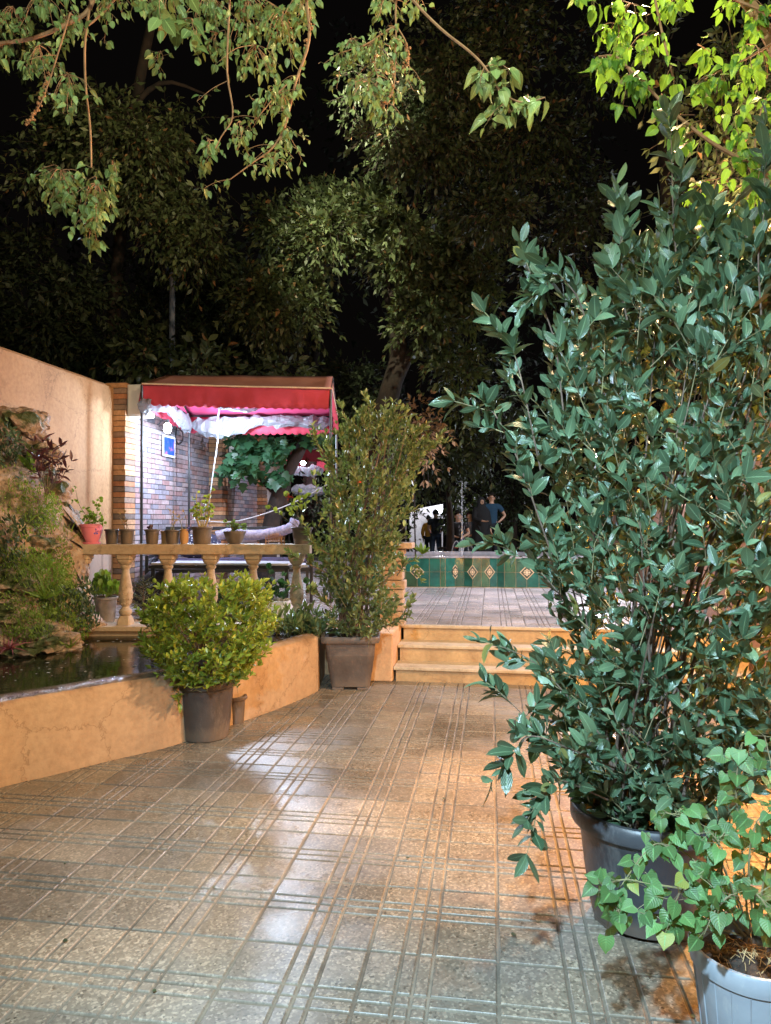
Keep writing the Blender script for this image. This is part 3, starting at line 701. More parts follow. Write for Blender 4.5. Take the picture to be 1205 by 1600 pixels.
sho = [[at(880, 640, 2.6), at(868, 540, 2.55), at(845, 470, 2.5), at(823, 412, 2.5)], [at(850, 760, 2.6), at(825, 640, 2.5), at(806, 560, 2.5), at(785, 520, 2.5)], [at(860, 860, 2.6), at(810, 720, 2.5), at(775, 650, 2.45), at(757, 640, 2.45)],
       [at(900, 960, 2.7), at(850, 900, 2.75), at(815, 870, 2.8), at(775, 850, 2.8)], [at(940, 1150, 2.6), at(880, 1080, 2.6), at(835, 1035, 2.6), at(785, 1010, 2.6)], [at(930, 1230, 2.5), at(865, 1170, 2.4), at(820, 1120, 2.4), at(785, 1085, 2.4)],
       [at(950, 1250, 2.45), at(880, 1220, 2.25), at(845, 1230, 2.2), at(838, 1275, 2.18)], [at(960, 1200, 2.45), at(890, 1170, 2.2), at(830, 1150, 2.15), at(800, 1180, 2.15)], [at(980, 500, 2.6), at(965, 420, 2.55), at(972, 360, 2.5), at(965, 330, 2.5)],
       [at(1060, 450, 2.6), at(1052, 330, 2.5), at(1050, 260, 2.5), at(1048, 190, 2.5)], [at(1190, 500, 2.4), at(1185, 400, 2.35), at(1195, 320, 2.3), at(1193, 250, 2.3)], [at(930, 560, 2.6), at(905, 470, 2.5), at(870, 430, 2.45), at(855, 440, 2.45)]]
shrub(t, env, 960, (.12, .30), 10, .061, T_OVAL, L_LAUREL, sb, .0075, 54, upb=.55, inner=.08, shoots=sho, tr=(.0024, .0011), spread=.95, szj=.5, roll=.9)

# ---------------------------------------------------------------- grey pot with heart-shaped leaves
IC = at(1172, 1400, 2.02); IC = Vector((IC.x, IC.y, 0))
t = thing('potted_vine', 'pale grey ribbed pot with a trailing heart-leaved plant, at the bottom right corner', 'potted plant', IC)
m_ = MB(); m_.lathe([(0, 0), (.118, 0), (.122, .006), (.150, .245), (.158, .250), (.160, .262), (.162, .295), (.158, .302), (.148, .302), (.140, .25), (.13, .20)], 80)
o = m_.build('pot', MT['pot_grey'], t, smooth=True)
m_ = MB()
for k in range(20):
    a = k*2*math.pi/20; m_.tube([(.1235*math.cos(a), .1235*math.sin(a), .01), (.1500*math.cos(a), .1500*math.sin(a), .243)], .0022, 4)
m_.build('rib', MT['pot_grey'], o)
soil_disc(t, .136, .262)
m_ = MB()
for k in range(60):
    a = random.uniform(0, 6.28); r_ = random.uniform(0, .11); p = Vector((r_*math.cos(a), r_*math.sin(a), .275)); q = p+Vector((random.gauss(0, .03), random.gauss(0, .03), random.uniform(0, .03)))
    m_.tube([p, (p+q)/2+Vector((0, 0, .01)), q], .0012, 3)
m_.build('straw', simple('straw', (.45, .30, .14), None, .8), t)
A = []; T = []; L = []; paths = []
vines = [[(1165, 1462, 2.0), (1100, 1400, 1.95), (1010, 1380, 1.92), (970, 1375, 1.92), (930, 1395, 1.93)], [(1160, 1462, 2.0), (1080, 1440, 1.9), (1000, 1425, 1.88), (970, 1420, 1.88), (950, 1440, 1.9)],
         [(1160, 1460, 2.0), (1090, 1350, 1.98), (1040, 1320, 1.96), (1010, 1330, 1.95), (960, 1400, 1.95)], [(1170, 1460, 2.0), (1120, 1330, 1.98), (1080, 1280, 1.98), (1040, 1270, 1.97)],
         [(1170, 1460, 2.0), (1160, 1330, 2.0), (1150, 1230, 2.0), (1160, 1160, 2.02)], [(1180, 1460, 2.0), (1200, 1330, 1.95), (1210, 1230, 1.95), (1195, 1150, 1.98)], [(1170, 1460, 2.0), (1100, 1370, 1.86), (1060, 1400, 1.84), (1045, 1450, 1.84)],
         [(1185, 1460, 2.0), (1180, 1400, 1.82), (1200, 1420, 1.78), (1215, 1460, 1.78)], [(1170, 1460, 2.0), (1130, 1380, 1.9), (1130, 1330, 1.88), (1110, 1300, 1.88)], [(1190, 1460, 2.0), (1250, 1380, 1.95), (1270, 1300, 1.95)], [(1170, 1460, 2.0), (1150, 1400, 1.85), (1120, 1420, 1.83), (1100, 1460, 1.83)],
         [(1180, 1460, 2.0), (1170, 1360, 1.9), (1180, 1290, 1.88), (1200, 1270, 1.88)]]
P = []; Dv = []
pet = MB()
for vn in vines:
    c = catmull([at(*q) for q in vn], 6); paths.append(([at(*q) for q in vn], .0032, .0014))
    for i in range(3, len(c)):
        for r_ in range(1+(random.random() < .35) if i < len(c)-1 else 3):
            o_ = Vector((random.gauss(0, 1), random.gauss(0, 1), random.gauss(.2, .8))).normalized()*random.uniform(.015, .05)
            q = c[i]+o_; P.append(q); dd = (o_.normalized()*.7+Vector((0, -.25, -.65))+Vector((random.gauss(0, .25),)*1+(random.gauss(0, .25), random.gauss(0, .2)))); Dv.append(dd)
            pet.tube([c[i], q], .0009, 3, cap=False)
hang(leaves('foliage', P, Dv, rng.uniform(.028, .049, len(P)), T_HEART, L_IVY, up=(0, -0.9, .8), roll=.35), t)
hang(pet.build('leaf_stalks', MT['twig']), t)
stems_obj('stems', paths, MT['twig'], t, 5)

# ---------------------------------------------------------------- round bush pot by the pond wall
RC = at(321, 1100, 4.98); RC = Vector((RC.x, RC.y, 0))
t = thing('potted_round_bush', 'round yellow-green bush in a taupe pot standing against the pond wall', 'potted plant', RC)
m_ = MB(); m_.lathe([(0, 0), (.150, 0), (.157, .006), (.172, .12), (.190, .345), (.200, .350), (.214, .362), (.216, .395), (.208, .405), (.190, .405), (.182, .36), (.17, .27)], 48, wob=.015)
m_.build('pot', simple('dark_taupe_plastic', (.075, .060, .052), (.05, .04, .035), .55, 6, .2, 40, mark=(.2, .16, .13)), t, smooth=True); soil_disc(t, .178, .35)
zc = 0.5; tab = []
D1 = 4.92
for y, x0, x1 in ((1060, 280, 375), (1045, 252, 400), (1020, 228, 422), (990, 222, 430), (960, 226, 434), (930, 242, 422), (908, 272, 405)):
    z = at(300, y, D1).z; a, b_ = at(x0, 813, D1), at(x1, 813, D1); tab.append((z, (a.x+b_.x)/2, (a.y+b_.y)/2, (b_-a).length/2, min(.40, (b_-a).length/2)))
shrub(t, envtab(tab), 560, (.08, .17), 11, .046, T_SMALL, L_PITT, [RC+Vector((random.gauss(0, .03), random.gauss(0, .03), .35)) for _ in range(5)], .009, 40, upb=.45, inner=.25, tr=(.002, .001), spread=1.0, tipup=.35,
      shoots=[[at(270, 990, 4.9), at(240, 975, 4.85), at(222, 962, 4.85)], [at(262, 1060, 4.85), at(280, 1085, 4.8), at(268, 1078, 4.78)]])
# small pot behind it
p = at(368, 1118, 5.32); p.z = 0
t = thing('small_pot', 'small empty taupe nursery pot tucked behind the round bush, against the pond wall', 'pot', p)
pot(t, .060, .075, .20, MT['pot_brown'], n=28)

# ---------------------------------------------------------------- square pot with the tall bush
QC = at(549, 1050, 6.50); QC = Vector((QC.x, QC.y, 0))
t = thing('potted_tall_bush', 'tall loose bush in a square taupe planter at the foot of the steps', 'potted plant', QC)
m_ = MB(); m_.lathe([(0, .02), (.155, .02), (.172, .03), (.190, .15), (.194, .155), (.203, .25), (.207, .255), (.218, .40), (.222, .42), (.258, .425), (.262, .44), (.262, .47), (.254, .48), (.235, .48), (.225, .42), (.21, .30)], 56, sq=.8)
ob = m_.build('pot', MT['pot_brown'], t, smooth=True); ob.rotation_euler.z = R(8)
for a in range(4): m_ = MB(); m_.box((.06, .06, 0), (.16, .16, .03), rot=a*1.5708, org=(0, 0, 0)); m_.build('foot', MT['pot_brown'], t, bevel=.004).rotation_euler.z = R(8)
soil_disc(t, .20, .42, sq=1)
tab = []; D2 = 6.45
for y, x0, x1 in ((985, 520, 600), (960, 505, 622), (900, 496, 628), (840, 498, 626), (780, 498, 642), (720, 492, 664), (685, 500, 676), (655, 535, 655), (638, 560, 615)):
    z = at(560, y, D2).z; a, b_ = at(x0, 813, D2), at(x1, 813, D2); tab.append((z, (a.x+b_.x)/2, (a.y+b_.y)/2, (b_-a).length/2, min(.33, (b_-a).length/2)))
sh = [[at(560, 760, 6.4), at(575, 690, 6.35), at(578, 650, 6.3), at(575, 632, 6.3)], [at(620, 760, 6.4), at(640, 700, 6.35), at(662, 670, 6.3)], [at(600, 860, 6.3), at(622, 812, 6.25), at(640, 800, 6.2)], [at(520, 950, 6.3), at(490, 930, 6.2), at(470, 920, 6.2)], [at(520, 870, 6.3), at(490, 850, 6.2), at(482, 830, 6.2)],
      [at(600, 980, 6.3), at(625, 965, 6.2), at(640, 940, 6.2)], [at(610, 760, 6.4), at(650, 720, 6.3), at(690, 680, 6.3)], [at(530, 740, 6.4), at(500, 700, 6.35), at(492, 680, 6.35)], [at(590, 720, 6.4), at(605, 670, 6.3), at(618, 640, 6.3)], [at(545, 720, 6.4), at(545, 670, 6.3), at(535, 640, 6.3)], [at(630, 740, 6.4), at(660, 700, 6.3), at(688, 690, 6.3)], [at(520, 900, 6.3), at(480, 880, 6.2), at(462, 870, 6.2)], [at(620, 900, 6.3), at(636, 880, 6.2), at(650, 890, 6.2)]]
shrub(t, envtab(tab), 580, (.12, .34), 11, .054, T_SMALL, L_TALL, [QC+Vector((random.uniform(-.12, .12), random.uniform(-.12, .12), .43)) for _ in range(9)], .010, 46, upb=.6, inner=.1, tr=(.0024, .0012), spread=.85, shoots=sh)
# red and white petals caught in it
fl = MB()
for px, py in ((561, 754),):
    c = at(px, py, 6.12)
    for k in range(4):
        a = k; fl.add([c, c+Vector((.018*math.cos(a), .01, .018*math.sin(a))), c+Vector((.02*math.cos(a+.7), .02, .02*math.sin(a+.7)))], [(0, 1, 2)])
hang(fl.build('flower', M_RED), t)

# low stone pillar at the top of the steps, behind the tall bush
p = at(614, 813, 7.28)
t = thing('stone_pillar', 'low rough stone pillar with a flat cap behind the tall bush, at the head of the steps', 'pillar', (p.x, p.y, ZT))
MT['rubble'] = plaster('rubble_stone', (0.50, 0.38, 0.27), (0.30, 0.21, 0.15), bmp=.8, drips=False)
m_ = MB(); z = 0
while z < .74:
    h = random.uniform(.06, .10); m_.box((-.12+random.uniform(-.01, .01), -.10, z), (.12+random.uniform(-.012, .012), .10, z+h-.006)); z += h
m_.build('shaft', MT['rubble'], t, bevel=.01)
m_ = MB(); m_.box((-.16, -.14, z), (.21, .14, z+.06)); m_.build('cap', MT['rubble'], t, bevel=.01)

# ---------------------------------------------------------------- pots on the rail
def ps(D=6.9): return D/FPX
def small_plant(t, base, h, n, kind, mat, size=.03, lean=(0, 0), k=5):
    A = []; T = []; L = []; paths = []
    for i in range(n):
        d = Vector((random.gauss(lean[0], .3), random.gauss(lean[1], .2), 1)).normalized(); l_ = h*random.uniform(.55, 1); q = base+Vector((random.gauss(0, .012), random.gauss(0, .012), 0))
        pts = [q, q+d*l_*.5+Vector((random.gauss(0, .01), 0, 0)), q+d*l_]; paths.append((pts, .0035, .0018))
        A.append(q+d*l_*.45); T.append(d); L.append(l_*.6)
    P, D, Mi, E = twig_leaves(A3(A), A3(T), np.array(L), k, spread=1.0)
    hang(leaves('foliage', P, D, size*rng.uniform(.7, 1.2, len(P)), kind, mat), t); stems_obj('stems', paths, MT['twig'], t, 5)
ZR = 1.272
def rail_pot(px, w, hpx, label, mat, taper=.72, name='flower_pot', sq=0, group='pots standing on the balustrade rail', D=6.93, soil=True, n=36):
    p = atz(px, D, ZR); t = thing(name, label, 'pot', p, group=group)
    r = w/2*ps(D); h = hpx*ps(D)
    m_ = MB(); m_.lathe(pot_profile(r*taper, r*.93, h, rim=r*.07, rimh=h*.14, th=.004), n, sq=sq); m_.build('pot', mat, t, smooth=True)
    if soil: soil_disc(t, r*.86, h*.85, sq, 20)
    return t, p+Vector((0, 0, h*.85)), r, h
# pink pot
p = atz(143, 6.93, ZR); t = thing('flower_pot', 'pink rounded pot with a saucer and trailing green plant, first on the rail', 'pot', p, group='pots standing on the balustrade rail')
m_ = MB(); m_.lathe([(0, .012), (.062, .014), (.085, .06), (.098, .12), (.101, .160), (.106, .165), (.106, .188), (.100, .192), (.094, .188), (.092, .15)], 40); m_.build('pot', MT['pot_pink'], t, smooth=True)
m_ = MB(); m_.lathe([(0, 0), (.082, 0), (.090, .018), (.086, .020), (.078, .008)], 40); m_.build('saucer', MT['pot_pink'], t, smooth=True); soil_disc(t, .088, .165)
bp = p+Vector((0, 0, .165)); A = []; T = []; L = []
lp = [[bp, bp+Vector((-.05, 0, .10)), bp+Vector((-.13, 0, .22)), bp+Vector((-.165, 0, .36))], [bp, bp+Vector((.05, 0, .07)), bp+Vector((.06, 0, .16)), bp+Vector((.05, 0, .24))], [bp, bp+Vector((.08, -.03, .05)), bp+Vector((.15, -.04, 0))], [bp, bp+Vector((.03, 0, .08)), bp+Vector((.10, -.02, .10))], [bp, bp+Vector((-.04, -.02, .06)), bp+Vector((-.02, -.03, .12))], [bp, bp+Vector((.01, -.02, .08)), bp+Vector((.04, -.03, .12))]]
for pts in lp:
    c = catmull(pts, 3)
    for i in range(1, len(c)): A.append(c[i]); T.append(Vector((random.gauss(0, 1), random.gauss(0, .6), random.gauss(.6, .5))).normalized()); L.append(.045)
P, D, Mi, E = twig_leaves(A3(A), A3(T), np.array(L), 4)
hang(leaves('foliage', P, D, rng.uniform(.018, .038, len(P)), T_ROUND, L_FERN), t); stems_obj('stems', [(q, .004, .002) for q in lp], MT['twig'], t, 5)
bo = MB(); 
for k in range(5): a = k*1.25; bo.add([Vector((.085, -.06, .12)), Vector((.085+.03*math.cos(a), -.07, .12+.03*math.sin(a))), Vector((.085+.03*math.cos(a+.6), -.062, .12+.03*math.sin(a+.6)))], [(0, 1, 2)])
bo.build('ribbon_bow', M_BLUE, t)
t, bp, r, h = rail_pot(175, 23, 23, 'dark taupe nursery pot with bare soil, second on the rail beside the pink pot', MT['pot_dark'])
t, bp, r, h = rail_pot(199, 24, 23, 'taupe nursery pot with a few pale wilting sprigs, just left of the awning post', MT['pot_brown']); small_plant(t, bp, .17, 4, T_SMALL, L_AGED, .03)
t, bp, r, h = rail_pot(238, 24, 23, 'taupe nursery pot with a thin bare stick, just right of the awning post', MT['pot_brown']); stems_obj('stems', [([bp, bp+Vector((.01, 0, .15)), bp+Vector((0, 0, .3))], .0025, .0015)], MT['stem'], t, 5)
small_plant(t, bp, .06, 2, T_ROUND, L_PURP, .03)
t, bp, r, h = rail_pot(258, 14, 20, 'narrow ochre pot half hidden behind a taupe pot', MT['pot_ochre'], D=7.0)
t, bp, r, h = rail_pot(270, 25, 22, 'taupe nursery pot with withered brown stems, next to the slim ochre vase', MT['pot_brown']); small_plant(t, bp, .20, 4, T_LANCE, L_AGED, .04)
# ochre vase
p = atz(288, 6.9, ZR); t = thing('vase', 'slim ochre clay vase with a dried sprig, between two taupe pots on the rail', 'vase', p)
m_ = MB(); m_.lathe([(0, 0), (.030, 0), (.034, .01), (.044, .06), (.042, .10), (.034, .125), (.040, .142), (.037, .145), (.030, .12)], 28); m_.build('body', MT['pot_ochre'], t, smooth=True)
bp = p+Vector((0, 0, .12)); small_plant(t, bp, .2, 3, T_LANCE, L_AGED, .035, (-.3, 0))
fl = MB()
for k in range(26):
    c = bp+Vector((random.gauss(.05, .03), random.gauss(0, .015), random.uniform(-.01, .05))); a = random.uniform(0, 6)
    fl.add([c, c+Vector((.014*math.cos(a), .004, .014*math.sin(a))), c+Vector((.014*math.cos(a+1.2), -.004, .014*math.sin(a+1.2)))], [(0, 1, 2)])
hang(fl.build('violet_flowers', M_BLUE), t)
t, bp, r, h = rail_pot(316, 33, 27, 'tall taupe pot with knobbly yellow-green succulent stems', MT['pot_brown'], .8)
lp = [[bp+Vector((dx*.3, 0, 0)), bp+Vector((dx, 0, .12)), bp+Vector((dx*1.2+random.gauss(0, .02), 0, z_))] for dx, z_ in ((-.05, .34), (-.02, .26), (.03, .36), (.06, .22), (-.065, .20), (.0, .18), (.07, .30))]
A = []; T = []; L = []
for pts in lp:
    c = catmull(pts, 4)
    for i in range(3, len(c)):
        if random.random() < .8: A.append(c[i]); T.append(Vector((random.gauss(0, 1), random.gauss(0, .6), .5)).normalized()); L.append(.03)
P, D, Mi, E = twig_leaves(A3(A), A3(T), np.array(L), 5); hang(leaves('foliage', P, D, rng.uniform(.02, .036, len(P)), T_ROUND, L_PITT), t); stems_obj('stems', [(q, .007, .004) for q in lp], simple('pale_stem', (.45, .36, .16), None, .7), t, 6)
# bowl
p = atz(367, 6.93, ZR); t = thing('bowl_planter', 'wide taupe bowl planter with low fleshy plants, in the middle of the rail', 'planter', p)
m_ = MB(); m_.lathe([(0, 0), (.055, 0), (.060, .005), (.085, .05), (.100, .095), (.108, .112), (.108, .122), (.102, .124), (.094, .10)], 40); m_.build('bowl', MT['pot_brown'], t, smooth=True); soil_disc(t, .095, .105)
for q in ((-.03, .14), (.045, .08), (.0, .07)): small_plant(t, p+Vector((q[0], 0, .1)), q[1], 4, T_ROUND, L_TALL, .035)
# little filigree stand
p = atz(430, 6.90, ZR); t = thing('metal_stand', 'small coppery filigree stand with pointed finials on the rail', 'stand', p)
MT['copper'] = simple('tarnished_copper', (0.5, 0.28, 0.16), (.35, .2, .12), .4, 9, metal=.7)
m_ = MB()
for sx in (-1, 1):
    for sy in (-1, 1): m_ = MB(); m_.tube([(sx*.080, sy*.045, 0), (sx*.078, sy*.045, .03), (sx*.085, sy*.045, .085)], [.006, .004, .002], 6); m_.build('leg', MT['copper'], t)
m_ = MB(); m_.box((-.08, -.045, .022), (.08, .045, .03))
for sy in (-.045, .045):
    for k in range(9):
        x = -.07+k*.0175; hh = .045+.03*math.cos((x)/.07*1.57); m_.tube([(x, sy, .03), (x+.008, sy, .03+hh*.6), (x, sy, .03+hh)], .003, 4)
    m_.tube([(-.08, sy, .055), (0, sy, .085), (.08, sy, .055)], .003, 4)
m_.build('filigree', MT['copper'], t)
t, bp, r, h = rail_pot(472, 34, 26, 'dark pot with a red-flowered geranium at the right end of the rail', MT['pot_brown']); small_plant(t, bp, .42, 7, T_ROUND, L_PITT, .045, (-.25, 0), 7)
fl = MB(); c0 = at(453, 775, 6.9)
for k in range(16):
    c = c0+Vector((random.gauss(0, .018), random.gauss(0, .01), random.gauss(0, .014))); a = random.uniform(0, 6)
    fl.add([c, c+Vector((.02*math.cos(a), .004, .02*math.sin(a))), c+Vector((.02*math.cos(a+1.2), -.004, .02*math.sin(a+1.2)))], [(0, 1, 2)])
hang(fl.build('flower', M_RED), t)

# plants beyond and between the balusters
p = atz(166, 7.35, ZT+.02); t = thing('potted_geranium', 'bright green geranium in a weathered grey pot standing behind the first balusters', 'potted plant', p)
pot(t, .085, .115, .26, simple('weathered_pot', (.36, .33, .29), (.2, .18, .16), .8, 9), n=32)
P = []; D = []
for k in range(150):
    a = random.uniform(0, 6.28); r_ = random.uniform(.02, .19); q = p+Vector((r_*math.cos(a)-.02, r_*math.sin(a)*.7, .27+random.uniform(0, .22)*(1.15-r_/.22))); P.append(q); D.append((q-p-Vector((0, 0, .15))).normalized()+Vector((0, -.3, random.gauss(0, .3))))
hang(leaves('foliage', P, D, rng.uniform(.04, .07, len(P)), T_ROUND, L_FERN, up=(0, -.8, 1)), t)
stems_obj('stems', [([p+Vector((0, 0, .2)), Vector(P[i])], .004, .002) for i in range(24)] and [([p+Vector((0, 0, .2)), (p+Vector((0, 0, .2))+Vector(P[i]))/2, Vector(P[i])], .004, .002) for i in range(24)], MT['twig'], t, 4)
p = atz(225, 7.5, ZT+.02); t = thing('small_conifer', 'small grey-green monkey-puzzle shaped conifer behind the second baluster', 'plant', p)
A = []; T = []; L = []
for k in range(60):
    z = random.uniform(.05, .42); a = random.uniform(0, 6.28); A.append(p+Vector((0, 0, z))); T.append(Vector((math.cos(a), math.sin(a)*.8, .55)).normalized()); L.append(.20*(1-z/.5)+.05)
P, D, Mi, E = twig_leaves(A3(A), A3(T), np.array(L), 16, spread=.7); hang(leaves('foliage', P, D, .022, T_LANCE, leafmat('conifer_leaf', (.07, .09, .05), (.13, .15, .09), .6, .1, False)), t)
hang(sticks('twigs', A3(A), E, .003, .0015, MT['twig'], C=Mi), t); stems_obj('trunk', [([p, p+Vector((0, 0, .2)), p+Vector((0, 0, .46))], .008, .003)], MT['stem'], t)
def clump(t, p0, w, d, h, n, size, tmpl, mat, lean=0.4, k=6):
    A = []; T = []; L = []
    for i in range(n):
        q = Vector(p0)+Vector((random.uniform(-w, w), random.uniform(-d, d), 0)); A.append(q); T.append(Vector((random.gauss(0, lean), random.gauss(0, lean), 1)).normalized()); L.append(h*random.uniform(.4, 1))
    P, D, Mi, E = twig_leaves(A3(A), A3(T), np.array(L), k, spread=.7, t0=.1)
    hang(leaves('foliage', P, D, size*rng.uniform(.7, 1.3, len(P)), tmpl, mat), t); hang(sticks('stems', A3(A), E, .003, .001, MT['twig'], C=Mi), t)
b = MB(); b.add([atz(425, 6.2, .455), atz(497, 6.35, .455), atz(505, 6.95, .455), atz(400, 6.95, .455)], [(0, 1, 2, 3)]); tag(b.build('planting_bed', MT['soil']), kind='structure')
p = atz(466, 6.55, .45); t = thing('leafy_shrub', 'low spreading grassy shrub in the bed behind the end of the pond wall', 'plant', p); clump(t, p, .26, .16, .26, 90, .085, T_LANCE, L_TALL, .5, 7)
p = atz(432, 7.6, ZT+.02); t = thing('planter', 'pale planter with yellowing leaves, seen between the last two balusters', 'planter', p); pot(t, .14, .16, .2, MT['white_box'], sq=.6, n=32); clump(t, p+Vector((0, 0, .18)), .12, .1, .38, 14, .06, T_ROUND, L_FIG, .3, 5)
p = atz(356, 7.7, ZT+.02); t = thing('planter', 'low teal-leaved planter behind the fourth baluster', 'planter', p); pot(t, .15, .18, .22, MT['pot_dark'], n=32); clump(t, p+Vector((0, 0, .18)), .2, .1, .22, 40, .05, T_SMALL, L_FIG, .6, 6)
# ================================================================ ROCKERY on the left
MT['rock'] = None
m, n, l, bb = newmat('porous_rock'); MT['rock'] = m
v = coords(n, l); t1 = noise_n(n, l, v, 6, 8, .65); t2 = noise_n(n, l, v, 28, 6, .7)
g = n.new('ShaderNodeNewGeometry')
r1 = ramp(n, [(.3, (.16, .10, .065)), (.5, (.40, .28, .19)), (.68, (.52, .43, .35))]); l.new(t1.outputs[0], r1.inputs[0])
vo = n.new('ShaderNodeTexVoronoi'); vo.inputs['Scale'].default_value = 16; l.new(v, vo.inputs['Vector'])
r2 = ramp(n, [(.05, (.12, .09, .07)), (.3, (1, 1, 1))]); l.new(vo.outputs[0], r2.inputs[0])
c = mixc(n, l, .7, r1.outputs[0], r2.outputs[0], 'MULTIPLY')
r3 = ramp(n, [(.51, (0, 0, 0)), (.59, (1, 1, 1))]); t3 = noise_n(n, l, v, 3.2, 5); l.new(t3.outputs[0], r3.inputs[0]); c = mixc(n, l, r3.outputs[0], c, (.055, .075, .02))
l.new(c, bb.inputs['Base Color']); bb.inputs['Roughness'].default_value = .7
k = bump(n, l, t2.outputs[0], 1.0, .02, bb); bump(n, l, vo.outputs[0], 1.0, .03, bb, k)
def ico(sub):
    import bmesh
    bm = bmesh.new(); bmesh.ops.create_icosphere(bm, subdivisions=sub, radius=1); vs = [v.co.copy() for v in bm.verts]; fs = [tuple(v.index for v in f.verts) for f in bm.faces]; bm.free(); return vs, fs
IV, IF = ico(4)
def rock(p, sx, sy, sz, seed, name='rock', mat=None, rough=.34):
    o = Vector((seed*3.1, seed*1.7, seed*.9)); vs = []
    for q in IV:
        d = 1+rough*noise.noise(q*1.3+o)+rough*.65*noise.noise(q*3.1+o)+rough*.30*noise.noise(q*7+o)
        h = noise.noise(q*2.2+o*2); 
        if h > .28: d -= (h-.28)*1.2
        vs.append((q.x*sx*d, q.y*sy*d, q.z*sz*d*(1 if q.z > -.3 else .9)))
    m_ = MB(); m_.add(vs, IF); ob = m_.build(name, mat or MT['rock'], None, smooth=True); ob.location = p; return ob
rocks = [ # px,py,D, half w px, half h px, label
 (30, 668, 6.9, 42, 30, 'pale ochre rock at the very top of the rockery'), (48, 712, 6.75, 40, 24, 'flat ochre rock under the top one, beside the purple plant'),
 (22, 815, 6.5, 26, 32, 'orange brown rounded rock half way up the rockery'), (62, 850, 6.55, 42, 26, 'grey violet porous rock above the green slope'),
 (92, 815, 6.9, 20, 26, 'holed tufa rock at the right edge of the rockery'), (95, 862, 6.85, 24, 30, 'brown crumbly rock beside the left end of the rail'),
 (10, 855, 6.4, 18, 22, 'pale lilac rock at the left edge, half way up'), (22, 915, 6.2, 34, 26, 'pinkish orange rock above the water on the left'),
 (10, 958, 6.1, 30, 20, 'small reddish rock low on the left side'), (72, 990, 6.15, 28, 20, 'white streaked porous rock over the water'),
 (84, 1008, 6.1, 32, 20, 'dark overhanging rock touching the water'), (40, 1018, 5.95, 34, 16, 'flat brown rock at the waterline above the purple trailing plant'),
 (105, 920, 6.8, 18, 40, 'tall brown rock against the first baluster'), (70, 930, 6.6, 30, 24, 'dull reddish rock among the grass tufts'), (118, 972, 6.75, 34, 18, 'brown mossy rock at the foot of the balustrade'),
 (-30, 760, 6.5, 50, 50, 'mossy rock'), (-30, 900, 6.2, 50, 60, 'mossy rock low'), (56, 770, 6.8, 50, 34, 'green mossy rock below the purple plant'), (-20, 1020, 5.9, 40, 30, 'x')]
for i, (px, py, D, w, h, lab) in enumerate(rocks):
    p = at(px, py, D); ob = rock(p, w*D/FPX*1.1, .26 if w > 25 else .18, h*D/FPX*1.1, i+1)
    if px < 0: lab = ['mossy rock at the left edge of the rockery, upper one', 'mossy rock at the left edge of the rockery, lower one', '', 'brown rock at the left edge, where the rockery meets the water'][[-760, -900, 0, -1020].index(-py)]
    tag(ob, lab, 'rock', 'rocks piled in the rockery')
# mound behind the rocks
b = MB(); gridw = 26; gridh = 40; vs = []
for j in range(gridh+1):
    for i in range(gridw+1):
        u, w = i/gridw, j/gridh
        px = -260+u*(362-22*w); ytop = np.interp(px, [-260, 0, 40, 75, 95, 105], [610, 668, 735, 815, 880, 940])
        py = 1040-(1040-ytop)*w; D = np.interp(px, [-260, 0, 110], [5.3, 6.15, 6.6])+w*.45
        p = at(px, py, D); q = p*1.8; p += Vector((.10*noise.noise(q*2), -.22*noise.noise(q*1.3)-.10*noise.noise(q*4), .08*noise.noise(q*2.5))); vs.append(p)
b.add(vs, [(j*(gridw+1)+i, j*(gridw+1)+i+1, (j+1)*(gridw+1)+i+1, (j+1)*(gridw+1)+i) for j in range(gridh) for i in range(gridw)])
MT['moss'] = simple('moss', (.075, .10, .02), (.035, .03, .012), .95, 5, 1.0, 45)
ob = b.build('rockery_mound', MT['rock'], smooth=True); tag(ob, 'mossy earth and rock mound rising from the pond to the tall plaster wall', 'rockery')
sol = ob.modifiers.new('solid', 'SOLIDIFY'); sol.thickness = .3; sol.offset = 1
# moss & low plants: one mass
def patch(px, py, D, w, h, n, size, tmpl, mat, nm, lab=None, cat='plant', kind=None, lean=.6, dD=.1, droop=0.0):
    P = []; Dv = []
    for i in range(n):
        a = random.uniform(0, 6.28); r_ = math.sqrt(random.random()); x = px+w*r_*math.cos(a); y = py+h*r_*math.sin(a)
        P.append(at(x, y, D-random.uniform(0, dD)-.0008*(y-py))); Dv.append(Vector((random.gauss(0, lean), -.45+random.gauss(0, lean*.6), 1-droop+random.gauss(0, lean*.5))))
    return leaves(nm, P, Dv, size*rng.uniform(.5, 1.3, n), tmpl, mat, up=(0, -1, .4)), 
gc = MB()
allP = []
def patches(lst, tmpl, mat, size, nm, lab, droop=0.):
    P = []; Dv = []
    for (px, py, D, w, h, n) in lst:
        for i in range(int(n*1.9)):
            a = random.uniform(0, 6.28); r_ = math.sqrt(random.random()); x = px+w*1.25*r_*math.cos(a); y = py+h*1.3*r_*math.sin(a)
            P.append(at(x, y, D-random.uniform(-.07, .12))); Dv.append(Vector((random.gauss(0, .5), -.5+random.gauss(0, .3), 1-droop+random.gauss(0, .35))))
    ob = leaves(nm, P, Dv, size*rng.uniform(.5, 1.3, len(P)), tmpl, mat, up=(0, -1, .4)); tag(ob, lab, 'ground cover', kind='stuff'); return ob
